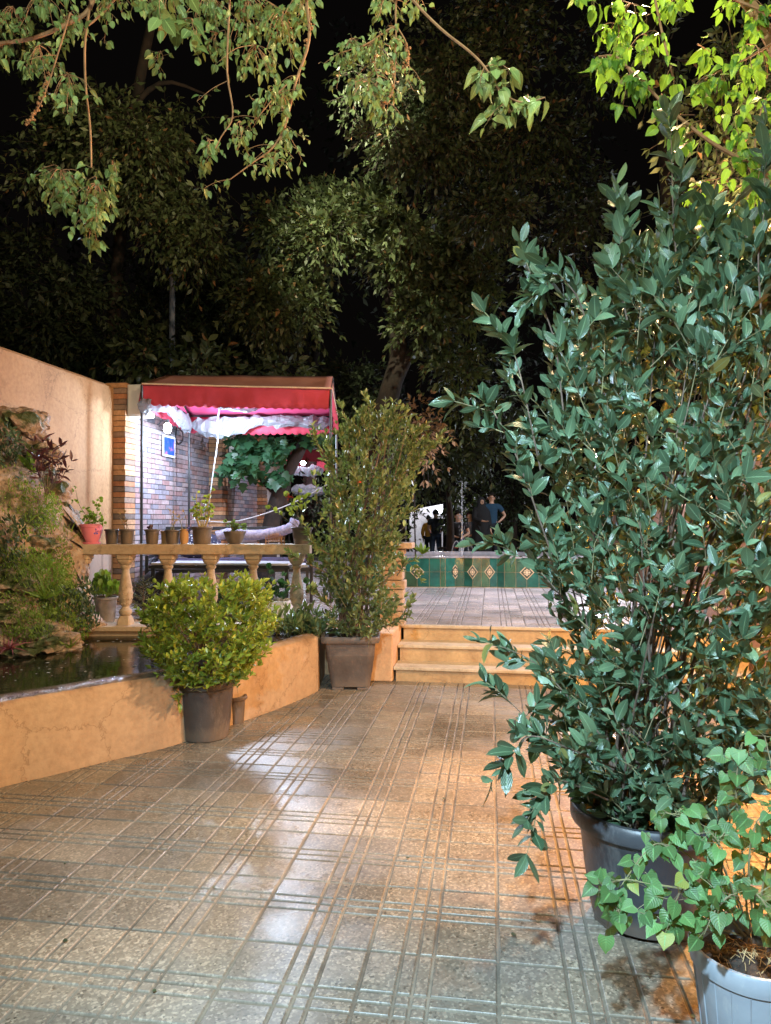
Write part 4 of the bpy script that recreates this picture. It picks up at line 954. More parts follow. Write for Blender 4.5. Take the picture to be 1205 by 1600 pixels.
patches([(40, 790, 6.35, 42, 30, 500), (10, 770, 6.35, 30, 34, 300), (30, 880, 6.15, 44, 20, 450), (60, 900, 6.2, 36, 24, 400), (88, 900, 6.45, 26, 34, 420), (90, 940, 6.35, 30, 26, 350), (40, 985, 6.0, 28, 24, 300), (30, 1000, 5.95, 30, 14, 150), (100, 985, 6.5, 34, 20, 300), (80, 965, 6.3, 25, 20, 200), (10, 895, 6.1, 30, 28, 250), (75, 800, 6.5, 20, 22, 250), (20, 835, 6.2, 26, 12, 120), (60, 825, 6.4, 26, 10, 120), (15, 940, 6.0, 26, 10, 120), (55, 955, 6.1, 30, 10, 130), (95, 890, 6.5, 14, 40, 200), (30, 735, 6.5, 26, 8, 80), (-60, 800, 6.0, 60, 50, 300), (-70, 920, 5.7, 60, 50, 300), (-160, 760, 5.7, 60, 50, 250), (-170, 900, 5.4, 60, 60, 250)], T_SMALL, L_FERN, .024, 'moss', 'bright green moss and tiny ferns covering the rockery')
patches([(20, 790, 6.25, 30, 30, 120), (65, 905, 6.1, 40, 30, 160), (90, 930, 6.3, 26, 30, 120), (45, 985, 5.95, 32, 20, 120), (85, 975, 6.2, 30, 22, 90)], T_BLADE, L_FERN, .06, 'grass', 'thin grass blades tufting out of the rockery')
patches([(14, 850, 6.1, 26, 34, 160), (95, 945, 6.3, 24, 22, 130), (14, 700, 6.4, 20, 22, 120), (130, 935, 6.6, 18, 24, 100), (122, 970, 6.6, 30, 16, 120), (12, 735, 6.4, 16, 60, 120)], T_OVAL, L_LAUREL, .045, 'ground_cover', 'dark glossy creeping leaves in the gaps of the rockery')
# purple leafed plant, spiky tufts
p = at(72, 775, 6.35); t = thing('purple_plant', 'dark purple-leaved plant standing against the orange wall on top of the rockery', 'plant', p)
A = []; T = []; L = []; paths = []
for dx, dy, h in ((-14, -40, 1), (-4, -55, 1), (8, -70, 1), (-22, -78, 1), (26, -70, 1), (30, -45, 1), (14, -30, 1), (0, -85, 1), (-12, -60, 1), (18, -55, 1)):
    e = at(74+dx*1.15, 772+dy, 6.3+random.uniform(-.1, .1)); paths.append(([p, p.lerp(e, .5)+Vector((.02, 0, 0)), e], .005, .002)); A.append(p.lerp(e, .45)); T.append((e-p).normalized()); L.append((e-p).length*.6)
P, D, Mi, E = twig_leaves(A3(A), A3(T), np.array(L), 9, spread=1.2, tipup=.1); hang(leaves('foliage', P, D, .105*rng.uniform(.7, 1.2, len(P)), T_LANCE, L_PURP, up=(0, -.5, 1)), t); stems_obj('stems', paths, MT['stem'], t, 5)
def tuft(px, py, D, n, size, mat, nm, lab, tm=T_BLADE, lean=.6, cat='plant'):
    p = at(px, py, D); P = [tuple(Vector((random.gauss(0, .012), random.gauss(0, .012), 0))) for _ in range(n)]; Dv = [(random.gauss(0, lean), random.gauss(-.2, lean), random.uniform(.4, 1)) for _ in range(n)]
    ob = leaves(nm, P, Dv, size*rng.uniform(.6, 1.15, n), tm, mat); ob.location = p; return tag(ob, lab, cat)
tuft(108, 1012, 6.05, 22, .13, L_FERN, 'grass_tuft', 'bright green spiky tuft growing at the waterline, right of the dark rock')
tuft(106, 855, 6.75, 24, .22, L_FERN, 'grass_tuft', 'grassy green tuft beside the left end of the stone rail', lean=.35)
tuft(64, 808, 6.5, 26, .22, L_FERN, 'grass_tuft', 'green tuft under the purple plant')
tuft(50, 740, 6.5, 16, .20, L_FERN, 'succulent', 'upright bright green plant left of the purple plant', T_LANCE, .15)
tuft(70, 935, 6.1, 16, .24, L_FERN, 'grass_tuft', 'arching yellowish blades in the middle of the rockery slope')
tuft(14, 1015, 5.75, 30, .16, leafmat('pink_blade', (.20, .05, .09), (.36, .12, .18), .5, .2, False), 'spider_plant', 'pink and purple trailing blades hanging over the pond on the left')

# ================================================================ AWNING (crimson canopy)
def lerp(a, b_, t_): return Vector(a).lerp(Vector(b_), t_)
def canopy(label, FL, FR, BL, BR, RL, RR, zfloor, posts=True, val=.27, posts_z=None):
    c = (Vector(FL)+Vector(BR))/2; t = thing('awning', label, 'awning', (c.x, c.y, zfloor))
    o = MB()
    def grid(q, nu, nv, sag):
        a, b_, c_, d = [Vector(x) for x in q]; vs = []
        for i in range(nu+1):
            for j in range(nv+1):
                u, w = i/nu, j/nv; p = a.lerp(b_, u).lerp(d.lerp(c_, u), w); p.z -= sag*math.sin(u*math.pi)*math.sin(w*math.pi)+.014*noise.noise(p*3.2)+sag*.35*abs(math.sin(u*math.pi*3))*math.sin(w*math.pi); vs.append(p)
        o.add(vs, [(i*(nv+1)+j, (i+1)*(nv+1)+j, (i+1)*(nv+1)+j+1, i*(nv+1)+j+1) for i in range(nu) for j in range(nv)])
    grid((FL, FR, RR, RL), 24, 8, .035); grid((BR, BL, RL, RR), 24, 8, .03); grid((BL, FL, RL, RL), 10, 6, .02); grid((FR, BR, RR, RR), 10, 6, .01)
    roof = hang(o.build('roof', MT['canvas_roof'], smooth=True), t); roof.modifiers.new('s', 'SOLIDIFY').thickness = .004
    v_ = MB()
    for a, b_ in ((FL, FR), (FR, BR), (BR, BL), (BL, FL)):
        a = Vector(a); b_ = Vector(b_); L_ = (b_-a).length; n_ = max(12, int(L_/.035)); sc_ = .105
        nn = Vector((b_.y-a.y, a.x-b_.x, 0)).normalized()
        vs = []
        for i in range(n_+1):
            s_ = L_*i/n_; p = a.lerp(b_, i/n_); sl = abs(math.sin(s_/sc_*math.pi/1.0))*.03
            sg = .018*math.sin(i/n_*math.pi)
            for k in range(5):
                w = k/4; vs.append(p+nn*(.012+.05*w*noise.noise(Vector((s_*2.2, w*.6, a.x)))+.02*w*noise.noise(Vector((s_*9, w, a.y))))-Vector((0, 0, (val-.03+sl+sg)*w)))
        v_.add(vs, [(i*5+k, i*5+k+1, (i+1)*5+k+1, (i+1)*5+k) for i in range(n_) for k in range(4)])
    va = hang(v_.build('valance', MT['canvas'], smooth=True), t); va.modifiers.new('s', 'SOLIDIFY').thickness = .003
    tr = MB()
    for a, b_ in ((FL, FR), (FR, BR)):
        a = Vector(a); b_ = Vector(b_); nn = Vector((b_.y-a.y, a.x-b_.x, 0)).normalized()*.012
        tr.tube([a+nn+Vector((0, 0, .002)), (a+b_)/2+nn+Vector((0, 0, -.004)), b_+nn+Vector((0, 0, .002))], .011, 6)
    hang(tr.build('edge_trim', MT['canvas_trim']), t)
    fr = MB(); dz = Vector((0, 0, -.02))
    for a, b_ in ((FL, FR), (FR, BR), (BR, BL), (BL, FL), (FL, RL), (BL, RL), (FR, RR), (BR, RR), (RL, RR)): fr.tube([Vector(a)+dz, Vector(b_)+dz], .013, 6)
    hang(fr.build('frame', MT['metal_black']), t)
    if posts:
        for p in (FL, FR, BL, BR):
            q = MB(); q.tube([(p[0], p[1], zfloor), (p[0], p[1], p[2]-.02)], .018, 8); hang(q.build('post', MT['metal_black']), t)
    return t
FL, FR, BL, BR = at(222, 600, 8.85), at(517, 607, 9.2), at(296, 648, 10.25), at(526, 649, 10.25)
RL, RR = at(262, 586, 9.55), at(520, 588, 9.7)
aw = canopy('crimson awning with scalloped valance and tan-topped roof over the daybed', FL, FR, BL, BR, RL, RR, ZT)
# rolled clear plastic sheets
MT['plastic'] = None
m, n, l, bb = newmat('crumpled_clear_plastic'); MT['plastic'] = m
bb.inputs['Base Color'].default_value = (.25, .26, .28, 1); bb.inputs['Roughness'].default_value = .2; v = coords(n, l); tt = noise_n(n, l, v, 9, 6, .65); bump(n, l, tt.outputs[0], .9, .05, bb)
tr_ = n.new('ShaderNodeBsdfTranslucent'); tr_.inputs[0].default_value = (.28, .29, .32, 1); mx = n.new('ShaderNodeMixShader'); mx.inputs[0].default_value = .45; l.new(bb.outputs[0], mx.inputs[1]); l.new(tr_.outputs[0], mx.inputs[2])
tp = n.new('ShaderNodeBsdfTransparent'); mx2 = n.new('ShaderNodeMixShader'); mx2.inputs[0].default_value = .15; l.new(mx.outputs[0], mx2.inputs[1]); l.new(tp.outputs[0], mx2.inputs[2]); l.new(mx2.outputs[0], n['Material Output'].inputs[0])
def sheet(label, top, drop):
    """hanging rolled sheet: top polyline, drop per point"""
    P = catmull(top, 8); dr = np.interp(np.linspace(0, 1, len(P)), np.linspace(0, 1, len(drop)), drop); m_ = MB(); vs = []; K = 12
    for i, p in enumerate(P):
        t_ = (P[min(i+1, len(P)-1)]-P[max(i-1, 0)]).normalized(); nn = Vector((-t_.y, t_.x, 0)).normalized(); h = dr[i]
        for k in range(K):
            a = 2*math.pi*k/K; ed_ = min(1, .25+i*.35, .25+(len(P)-1-i)*.35); r_ = ed_*(1+.5*noise.noise(Vector((i*.55, k*1.1, drop[0]*9)))+.25*noise.noise(Vector((i*1.7, k*2.1, 4)))); vs.append(p+nn*(.055*math.sin(a)*r_)+Vector((0, 0, -h/2+h/2*math.cos(a)*r_)))
    m_.add(vs, [(i*K+k, i*K+(k+1) % K, (i+1)*K+(k+1) % K, (i+1)*K+k) for i in range(len(P)-1) for k in range(K)])
    m_.v = [tuple(Vector(q)+Vector((0, .03*noise.noise(Vector(q)*9), .035*noise.noise(Vector(q)*11)))) for q in m_.v]; ob = m_.build('rolled_sheet', MT['plastic'], smooth=False); return tag(ob, label, 'plastic sheet', 'rolled plastic sheets tied under the awning')
sheet('rolled clear plastic bundle hanging along the left side of the awning', [at(216, 622, 8.8), at(240, 622, 8.95), at(262, 628, 9.2), at(282, 642, 9.7), at(298, 652, 10.15)], [.20, .17, .14, .22, .26])
sheet('crumpled clear plastic sheet swagged along the back beam of the awning', [at(300, 652, 10.1), at(345, 653, 10.1), at(405, 650, 10.1), at(460, 650, 10.1), at(520, 650, 10.1)], [.20, .30, .14, .16, .19])
sheet('thin strip of plastic hanging under the front valance of the awning', [at(296, 624, 9.0), at(340, 632, 9.05), at(390, 638, 9.1), at(412, 628, 9.1)], [.03, .05, .05, .03])
# lamp on the wall under the awning
p = at(262, 676, 9.25); t = thing('wall_lamp', 'glaring blue white lamp under the left side of the awning, on the brick wall', 'lamp', p)
M_BULB = emit('lamp_white', (.8, .92, 1.0), 60)
m_ = MB(); m_.tube([(0, 0, 0), (0, 0, .03), (0, 0, .10), (0, 0, .12)], [.03, .048, .048, .025], 14); m_.build('bulb', M_BULB, t, smooth=True)
m_ = MB(); m_.tube([(0, 0, .12), (0, 0, .17)], .022, 10); m_.tube([(0, 0, .16), (-.12, .12, .19), (-.28, .3, .15)], .010, 6); m_.build('socket_arm', MT['metal_black'], t)
# poster
def on_wall(px, z): D = XD(px, XB+.015); p = at(px, 813, D); return Vector((XB+.015, p.y, z))
q0, q1 = on_wall(253, 2.42), on_wall(272, 2.42); y0, y1 = q0.y, q1.y
t = thing('poster', 'small blue poster in a white border on the brick wall below the lamp', 'poster', (XB+.02, y0, 2.40))
m_ = MB(); m_.box((0, 0, 0), (.012, y1-y0, .30)); m_.build('border', simple('white_card', (.75, .76, .8), None, .5), t)
MT['poster'] = None
m, n, l, bb = newmat('blue_print'); v = coords(n, l); tt = noise_n(n, l, v, 13, 4); r_ = ramp(n, [(.38, (.02, .06, .45)), (.55, (.03, .10, .60)), (.64, (.35, .12, .40))]); l.new(tt.outputs[0], r_.inputs[0]); l.new(r_.outputs[0], bb.inputs['Base Color'])
m_ = MB(); m_.box((.013, .03, .03), (.017, y1-y0-.03, .27)); m_.build('print', m, t)
# hanging cable loop and wall cable
t = MB(); t.tube(catmull([on_wall(276, 2.95)+Vector((.02, 0, 0)), on_wall(272, 2.70)+Vector((.02, 0, 0)), on_wall(277, 2.62)+Vector((.02, 0, 0)), on_wall(283, 2.68)+Vector((.02, 0, 0)), on_wall(283, 2.8)+Vector((.02, 0, 0)), on_wall(276, 2.85)+Vector((.02, 0, 0))], 5), .008, 6)
t.tube([on_wall(271, 2.40)+Vector((.01, 0, 0)), on_wall(271, 1.6)+Vector((.01, 0, 0)), on_wall(271, ZT+.02)+Vector((.01, 0, 0))], .006, 5)
tag(t.build('cable', MT['metal_black']), 'black cable looped beside the poster and running down the brick wall', 'cable')
t = MB(); t.tube(catmull([at(345, 625, 9.7), at(340, 660, 9.8), at(340, 690, 9.8), at(333, 740, 9.8), at(328, 780, 9.8), at(327, 815, 9.8)], 5), .0085, 6)
MT['cord'] = simple('grey_white_cord', (.34, .35, .36), None, .7)
tag(t.build('hose', MT['cord']), 'thin white hose dangling from the awning roof', 'hose')
t = MB(); t.tube(catmull([at(300, 812, 9.5), at(350, 816, 9.6), at(385, 811, 9.8), at(430, 797, 10), at(470, 780, 10.2), at(515, 755, 10.4)], 5), .009, 6)
tag(t.build('rope', MT['cord']), 'white rope stretched across behind the rail pots', 'rope')

# ================================================================ DAYBED under the awning
dc = atz(365, 9.7, ZT); t = thing('daybed', 'black iron daybed with patterned carpet, white sheet and rails under the awning', 'daybed', dc)
ang = math.atan2(FR.y-FL.y, FR.x-FL.x); t.rotation_euler.z = ang
W2, D2_ = 1.02, .62
m_ = MB()
for sx in (-1, 1):
    for sy in (-1, 1): m_.box((sx*W2-.02, sy*D2_-.02, 0), (sx*W2+.02, sy*D2_+.02, 1.0 if sy > 0 else .62))
m_.box((-W2, -D2_-.02, .40), (W2, -D2_+.02, .45)); m_.box((-W2, D2_-.02, .40), (W2, D2_+.02, .45)); m_.box((-W2, D2_-.015, .92), (W2, D2_+.015, .97)); m_.box((-W2, D2_-.012, .68), (W2, D2_+.012, .71))
for sx in (-1, 1): m_.box((sx*W2-.018, -D2_, .40), (sx*W2+.018, D2_, .45)); m_.box((sx*W2-.015, -D2_, .58), (sx*W2+.015, D2_, .62))
m_.build('frame', MT['metal_black'], t, bevel=.004)
MT['carpet'] = simple('dark_carpet', (.10, .08, .16), (.015, .015, .03), .95, 14, .5, 60)
MT['sheet'] = simple('pale_sheet', (.55, .58, .64), (.42, .46, .54), .7, 4, .3, 12)
m_ = MB(); m_.box((-W2+.03, -D2_+.03, .452), (W2-.03, D2_-.03, .49)); m_.build('platform', MT['sheet'], t, bevel=.01)
m_ = MB(); m_.box((-W2+.05, -D2_+.35, .495), (W2-.05, D2_-.05, .53)); m_.build('carpet', MT['carpet'], t, bevel=.01)
def pad(nm, lo, hi, mat, rx=0):
    m_ = MB(); m_.box(lo, hi); o = m_.build(nm, mat, None, bevel=min(.04, (hi[1]-lo[1])*.4)); return o
def cush(loc, size, label, mat, rz=0, tilt=0, group='cushions on the daybed'):
    vs = []; 
    for q in IV:
        f_ = lambda a: math.copysign(abs(a)**.55, a)
        vs.append((f_(q.x)*size[0], f_(q.y)*size[1]*(1-.3*(q.x**2+q.z**2)), f_(q.z)*size[2]))
    m_ = MB(); m_.add(vs, IF); o = m_.build('cushion', mat, smooth=True); o.location = Vector(dc)+Matrix.Rotation(ang, 3, 'Z')@Vector(loc); o.rotation_euler = (tilt, 0, ang+rz); return tag(o, label, 'cushion', group)
MT['print_cloth'] = None
m, n, l, bb = newmat('dotted_cloth'); v = coords(n, l); vo = n.new('ShaderNodeTexVoronoi'); vo.inputs['Scale'].default_value = 26; l.new(v, vo.inputs['Vector']); r_ = ramp(n, [(.25, (.55, .58, .66)), (.35, (.03, .03, .06))]); l.new(vo.outputs[0], r_.inputs[0]); l.new(r_.outputs[0], bb.inputs['Base Color']); bb.inputs['Roughness'].default_value = .9
cush((-.50, .50, .70), (.30, .08, .17), 'dark cushion with pale dots leaning on the left of the daybed back', m, 0, -.15)
cush((-.86, .1, .64), (.12, .25, .13), 'plain dark bolster at the left arm of the daybed', MT['carpet'])
m_ = MB(); pts = catmull([at(338, 838, 9.6), at(360, 833, 9.65), at(395, 836, 9.7), at(430, 832, 9.7), at(455, 824, 9.7), at(462, 812, 9.7)], 6)
m_.tube(pts, [.07+.012*noise.noise(Vector((i*.7, 0, 0))) for i in range(len(pts))], 14)
tag(m_.build('rolled_blanket', simple('fluffy_blanket', (.34, .32, .42), (.20, .19, .27), .95, 30, 1.0, 90), smooth=True), 'fluffy grey lilac rolled blanket lying along the back of the daybed', 'blanket')
c = at(330, 876, 8.2); t = thing('low_table', 'low black iron table with a pale blue top just behind the balustrade', 'table', (c.x, c.y, ZT)); t.rotation_euler.z = .05
m_ = MB(); m_.box((-.62, -.22, .56), (.95, .22, .585)); m_.build('table_top', MT['sheet'], t, bevel=.005)
m_ = MB(); m_.box((-.64, -.24, .52), (.97, .24, .556)); m_.build('frame', MT['metal_black'], t, bevel=.004)
for sx in (-.6, .93):
    for sy in (-.2, .2): m_ = MB(); m_.box((sx-.018, sy-.018, 0), (sx+.018, sy+.018, .519)); m_.build('leg', MT['metal_black'], t)
c = atz(246, 8.3, ZT); m_ = MB()
vs = []
for q in IV: vs.append((q.x*.26*(1+.2*noise.noise(q*2)), q.y*.2, .22+q.z*.24*(1+.2*noise.noise(q*2.6))))
m_.add(vs, IF); ob = m_.build('cloth_bundle', simple('black_cloth', (.03, .03, .04), None, .9, 5), smooth=True); ob.location = c; tag(ob, 'black cloth bundle on the ground behind the conifer', 'cloth')

# vine tree beside the farther brick wall
tb = atz(412, 11.6, ZT); t = thing('fig_tree', 'leaning dark-barked tree with large lobed leaves behind the awning', 'tree', tb)
stems_obj('trunk', [([tb, at(420, 850, 11.6), at(428, 800, 11.6), at(444, 750, 11.6), at(468, 705, 11.7), at(490, 660, 11.9)], .17, .07), ([at(436, 775, 11.6), at(410, 750, 11.5), at(392, 715, 11.3), at(380, 690, 11.2)], .05, .025), ([at(444, 790, 11.7), at(452, 740, 11.8), at(450, 700, 11.9)], .06, .03)], MT['bark'], t, 12)
LB = [(0, 0), (.30, .05), (.48, .25), (.30, .38), (.52, .62), (.26, .62), (0, 1.0), (-.26, .62), (-.52, .62), (-.30, .38), (-.48, .25), (-.30, .05)]
vt = [(0, .35, .02)]+[(x, y, -.12*(x*x*2+max(0, y-.5)**2*2)) for x, y in LB]
T_LOBE = (np.array(vt), np.array([(0, 1+k*2 % 12, 1+(k*2+1) % 12, 1+(k*2+2) % 12) for k in range(6)]), np.array([(x+.5, y) for x, y, z in vt]))
P = []; Dv = []
for px, py, w, h, n_, D in ((385, 705, 34, 30, 140, 11.2), (372, 735, 26, 18, 60, 11.0), (425, 700, 34, 20, 100, 11.3), (430, 745, 26, 10, 45, 11.3), (490, 684, 36, 8, 40, 11.6)):
    for i in range(n_): P.append(at(px+random.gauss(0, w*.5), py+random.gauss(0, h*.5), D+random.gauss(0, .2))); Dv.append((random.gauss(0, .6), -.4+random.gauss(0, .4), -.6+random.gauss(0, .4)))
hang(leaves('foliage', P, Dv, rng.uniform(.10, .22, len(P)), T_LOBE, L_FIG, up=(0, -.8, .8), roll=.4), t)

# second awning farther down the garden, with its lamp
c2 = [at(440, 700, 17.0), at(520, 702, 17.4), at(452, 718, 19), at(515, 718, 19), at(455, 692, 18), at(512, 693, 18)]
canopy('far crimson awning seen small through the leaves behind the first one', *c2, ZT, val=.30)
sheet('crumpled plastic sheet lit from below under the far awning', [at(450, 722, 17.4), at(470, 730, 17.4), at(490, 728, 17.4), at(506, 730, 17.4)], [.28, .2, .25, .18])
sheet('rolled plastic sheet low on the far side of the far awning', [at(455, 757, 18.6), at(480, 758, 18.6), at(508, 762, 18.6)], [.25, .3, .2])
p = at(474, 720, 17.9); t = thing('hanging_lamp', 'small glaring white lamp under the far awning', 'lamp', p)
m_ = MB(); m_.tube([(0, 0, -.10), (0, 0, -.06), (0, 0, .04), (0, 0, .07)], [.04, .07, .07, .03], 12); m_.build('bulb', M_BULB, t, smooth=True)
m_ = MB(); m_.tube([(0, 0, .07), (0, 0, .30)], .012, 6); m_.build('cord', MT['metal_black'], t)

# ================================================================ FOUNTAIN BASIN
t0 = at(700, 813, 11.4); t = thing('fountain_basin', 'raised fountain basin faced with green glazed tiles and diamond medallions', 'fountain', (t0.x, t0.y, ZT))
m, n, l, bb = newmat('green_glaze'); g = n.new('ShaderNodeNewGeometry'); r_ = ramp(n, [(0, (.010, .075, .050)), (.35, (.012, .11, .08)), (.6, (.025, .10, .045)), (.85, (.010, .09, .07)), (1, (.04, .08, .03))]); l.new(g.outputs['Random Per Island'], r_.inputs[0])
v = coords(n, l); tt = noise_n(n, l, v, 8, 5); r2 = ramp(n, [(.3, (.6, .6, .6)), (.7, (1.25, 1.25, 1.25))]); l.new(tt.outputs[0], r2.inputs[0]); l.new(mixc(n, l, 1, r_.outputs[0], r2.outputs[0], 'MULTIPLY'), bb.inputs['Base Color']); bb.inputs['Roughness'].default_value = .16; bump(n, l, tt.outputs[0], .3, .01, bb); MT['glaze'] = m
MT['grout'] = simple('tan_grout', (.42, .36, .24), (.3, .25, .16), .7, 9); MT['medal'] = simple('ochre_medallion', (.62, .48, .30), (.5, .36, .2), .4, 30); MT['medal_dark'] = simple('dark_glaze', (.03, .05, .035), None, .3)
cols = [(560, 11.5), (598, 11.42), (616.5, 11.38), (634, 11.35), (652, 11.33), (671, 11.31), (688, 11.30), (696, 11.30), (711, 11.36), (725, 11.36), (738.5, 11.30), (752, 11.30), (765, 11.30), (777, 11.28), (788, 11.22), (806, 11.20), (823, 11.2), (842, 11.2), (862, 11.2), (882, 11.2), (902, 11.2), (922, 11.25), (942, 11.3), (962, 11.4), (985, 11.6)]
zt = .935; HB = zt-ZT
core = MB(); tl = MB(); gm = MB(); gd = MB(); rimp = []
def fp(px, D): p = at(px, 813, D); return Vector((p.x, p.y, 0))
for i in range(len(cols)-1):
    a, b_ = fp(*cols[i]), fp(*cols[i+1]); d = (b_-a).normalized(); L_ = (b_-a).length; nn = Vector((d.y, -d.x, 0))
    core.add([a+Vector((0, 0, ZT-.02)), b_+Vector((0, 0, ZT-.02)), b_+Vector((0, 0, zt-.02)), a+Vector((0, 0, zt-.02))], [(0, 1, 2, 3)])
    for (z0, z1) in ((ZT+.015, ZT+HB*.5-.003), (ZT+HB*.5+.003, zt-.035)):
        q = [a+d*.004, b_-d*.004]; vs = []
        for p, off in ((q[0], 0), (q[1], 0), (q[1], .008), (q[0], .008)):
            for z in (z0, z1): vs.append(p+nn*off+Vector((0, 0, z)))
        tl.add(vs, [(0, 2, 3, 1), (2, 4, 5, 3), (4, 6, 7, 5), (6, 0, 1, 7), (1, 3, 5, 7), (0, 6, 4, 2)])
med = [2, 5, 8, 11, 14, 16, 19, 22] 
for ci, (px, D) in ((i, cols[i]) for i in (2, 4, 8, 10, 12, 16, 20)):
    c = fp(px, D)+Vector((0, 0, ZT+HB*.5)); dl = (fp(*cols[ci+1])-fp(*cols[ci-1])).normalized(); nn = Vector((dl.y, -dl.x, 0)); hw = .115 if ci not in (8, 10, 12) else .085
    def dia(s, off, M, th=.006):
        vs = [c+nn*o_+dl*(x*s*hw)+Vector((0, 0, z*s*.115)) for o_ in (off, off+th) for x, z in ((-1, 0), (0, -1), (1, 0), (0, 1))]; M.add(vs, [(4, 5, 6, 7), (0, 1, 5, 4), (1, 2, 6, 5), (2, 3, 7, 6), (3, 0, 4, 7)])
    gm = MB(); gd = MB(); dia(1, .009, gm); dia(.84, .016, gd, .003)
    for x, z, s in ((0, 0, .20), (-.35, 0, .14), (.35, 0, .14), (0, .35, .14), (0, -.35, .14), (.25, .25, .10), (-.25, .25, .10), (.25, -.25, .10), (-.25, -.25, .10)):
        vs = [c+nn*.0215+dl*((x+s*math.cos(k*.785+.39))*hw)+Vector((0, 0, (z+s*math.sin(k*.785+.39))*.115)) for k in range(8)]; gm.add(vs, [tuple(range(8))])
    mo = hang(gm.build('medallion', MT['medal']), t); go_ = gd.build('medallion_ground', MT['medal_dark']); go_.parent = mo
ctr = Vector((t0.x+.55, t0.y+.75, 0))
back = [ctr+Vector((1.9*math.cos(a), 1.0*math.sin(a), 0)) for a in np.linspace(0, math.pi, 18)]
loop = [fp(*q) for q in cols]+back
rim = MB(); n_ = len(loop); vs = []
for i, p in enumerate(loop):
    inn = (ctr-p).normalized(); vs += [p-inn*.02+Vector((0, 0, zt-.03)), p-inn*.02+Vector((0, 0, zt)), p+inn*.11+Vector((0, 0, zt)), p+inn*.11+Vector((0, 0, ZT+.1))]
rim.add(vs, [(i*4+k, ((i+1) % n_)*4+k, ((i+1) % n_)*4+k+1, i*4+k+1) for i in range(n_) for k in range(3)])
MT['rimstone'] = simple('wet_grey_stone', (.30, .30, .32), (.16, .17, .19), .25, 8)
hang(rim.build('rim', MT['rimstone']), t); hang(core.build('wall_core', MT['grout']), t); hang(tl.build('tiles', MT['glaze']), t); None
bk = MB(); vs = []
for p in back: vs += [p+Vector((0, 0, ZT-.02)), p+Vector((0, 0, zt-.02))]
bk.add(vs, [(i*2, i*2+2, i*2+3, i*2+1) for i in range(len(back)-1)]); hang(bk.build('rear_wall', MT['grout']), t)
b = MB(); b.add([p+(ctr-p).normalized()*.12+Vector((0, 0, zt-.05)) for p in loop], [tuple(range(n_))]); tag(b.build('basin_water', MT['water']), kind='structure')
MT['spray'] = None
m, n, l, bb = newmat('water_spray'); bb.inputs['Base Color'].default_value = (.8, .85, .9, 1); bb.inputs['Roughness'].default_value = .1; tq = n.new('ShaderNodeBsdfTransparent'); mq = n.new('ShaderNodeMixShader'); mq.inputs[0].default_value = .78; l.new(bb.outputs[0], mq.inputs[1]); l.new(tq.outputs[0], mq.inputs[2]); l.new(mq.outputs[0], n['Material Output'].inputs[0])
sp = MB(); jb = at(722, 870, 11.9); jb.z = zt-.04
top = at(722, 752, 11.9); sp.tube([jb, jb.lerp(top, .5), top], [.007, .005, .003], 6)
for k in range(7):
    a = k*.8976; rr = .20; pts = [jb+Vector((rr*math.cos(a)*u, rr*math.sin(a)*u, 4*.26*u*(1-u*.98))) for u in np.linspace(0, 1, 9)]; sp.tube(pts, [.005, .005, .004, .004, .003, .003, .002, .002, .002], 5)
for k in range(160):
    u = random.random(); c = jb.lerp(top, u)+Vector((random.gauss(0, .03+.03*u), random.gauss(0, .03), 0)); r_ = random.uniform(.003, .008); sp.add([c+Vector(q)*r_ for q in ((1, 0, 0), (-1, 0, 0), (0, 1, 0), (0, -1, 0), (0, 0, 1.5), (0, 0, -1.5))], [(0, 2, 4), (2, 1, 4), (1, 3, 4), (3, 0, 4), (2, 0, 5), (1, 2, 5), (3, 1, 5), (0, 3, 5)])
tag(sp.build('water_jet', m), 'thin vertical jet and low fan of water spraying up from the green basin', 'fountain jet')
tuft(660, 866, 11.6, 14, .22, L_FERN, 'grass_tuft', 'small green leaves poking over the basin rim, left of the dark-clad man', T_LANCE, .5)

# court wall behind, with lamp
c = at(640, 813, 25.5); t = MB(); c2_ = at(692, 813, 25.2); zt_ = at(660, 790, 25.3).z
t.add([c+Vector((0, 0, -1.4)), c2_+Vector((0, 0, -1.4)), c2_+Vector((0, .3, -1.4)), c+Vector((0, .3, -1.4))]+[Vector((p.x, p.y+dy, z_)) for p, dy, z_ in ((c, 0, zt_-.15), (c2_, 0, zt_+.05), (c2_, .3, zt_+.05), (c, .3, zt_-.15))], [(0, 1, 5, 4), (1, 2, 6, 5), (2, 3, 7, 6), (3, 0, 4, 7), (4, 5, 6, 7)])
tag(t.build('court_wall', MT['white_wall']), 'whitish lilac wall lit by a lamp behind the man in dark clothes', 'wall')
p = at(687, 797, 24.3); t = thing('court_lamp', 'square white floodlight on a thin post behind the fountain', 'lamp', (p.x, p.y, .1))
m_ = MB(); m_.tube([(0.04, .06, 0), (.04, .06, p.z-.1)], .025, 8); m_.build('post', MT['metal_black'], t)
m_ = MB(); m_.box((-.09, -.02, p.z-.2), (.09, .04, p.z-.02)); m_.build('lens', emit('flood_lens', (.85, .93, 1), 25), t, bevel=.01)
p = at(930, 716, 16.4); t = thing('garden_lamp', 'white globe lamp on a post along the terrace, glimpsed through the laurel leaves', 'lamp', (p.x, p.y, ZT))
m_ = MB(); m_.tube([(0, 0, 0), (0, 0, p.z-ZT-.12)], .03, 8); m_.build('post', MT['metal_black'], t)
m_ = MB(); m_.lathe([(.01, -.13)]+[(.13*math.cos(a), .13*math.sin(a)) for a in np.linspace(-1.3, 1.3, 9)]+[(.01, .13)], 16, c=(0, 0, p.z-ZT)); m_.build('globe', emit('globe_white', (.85, .93, 1), 14), t, smooth=True)
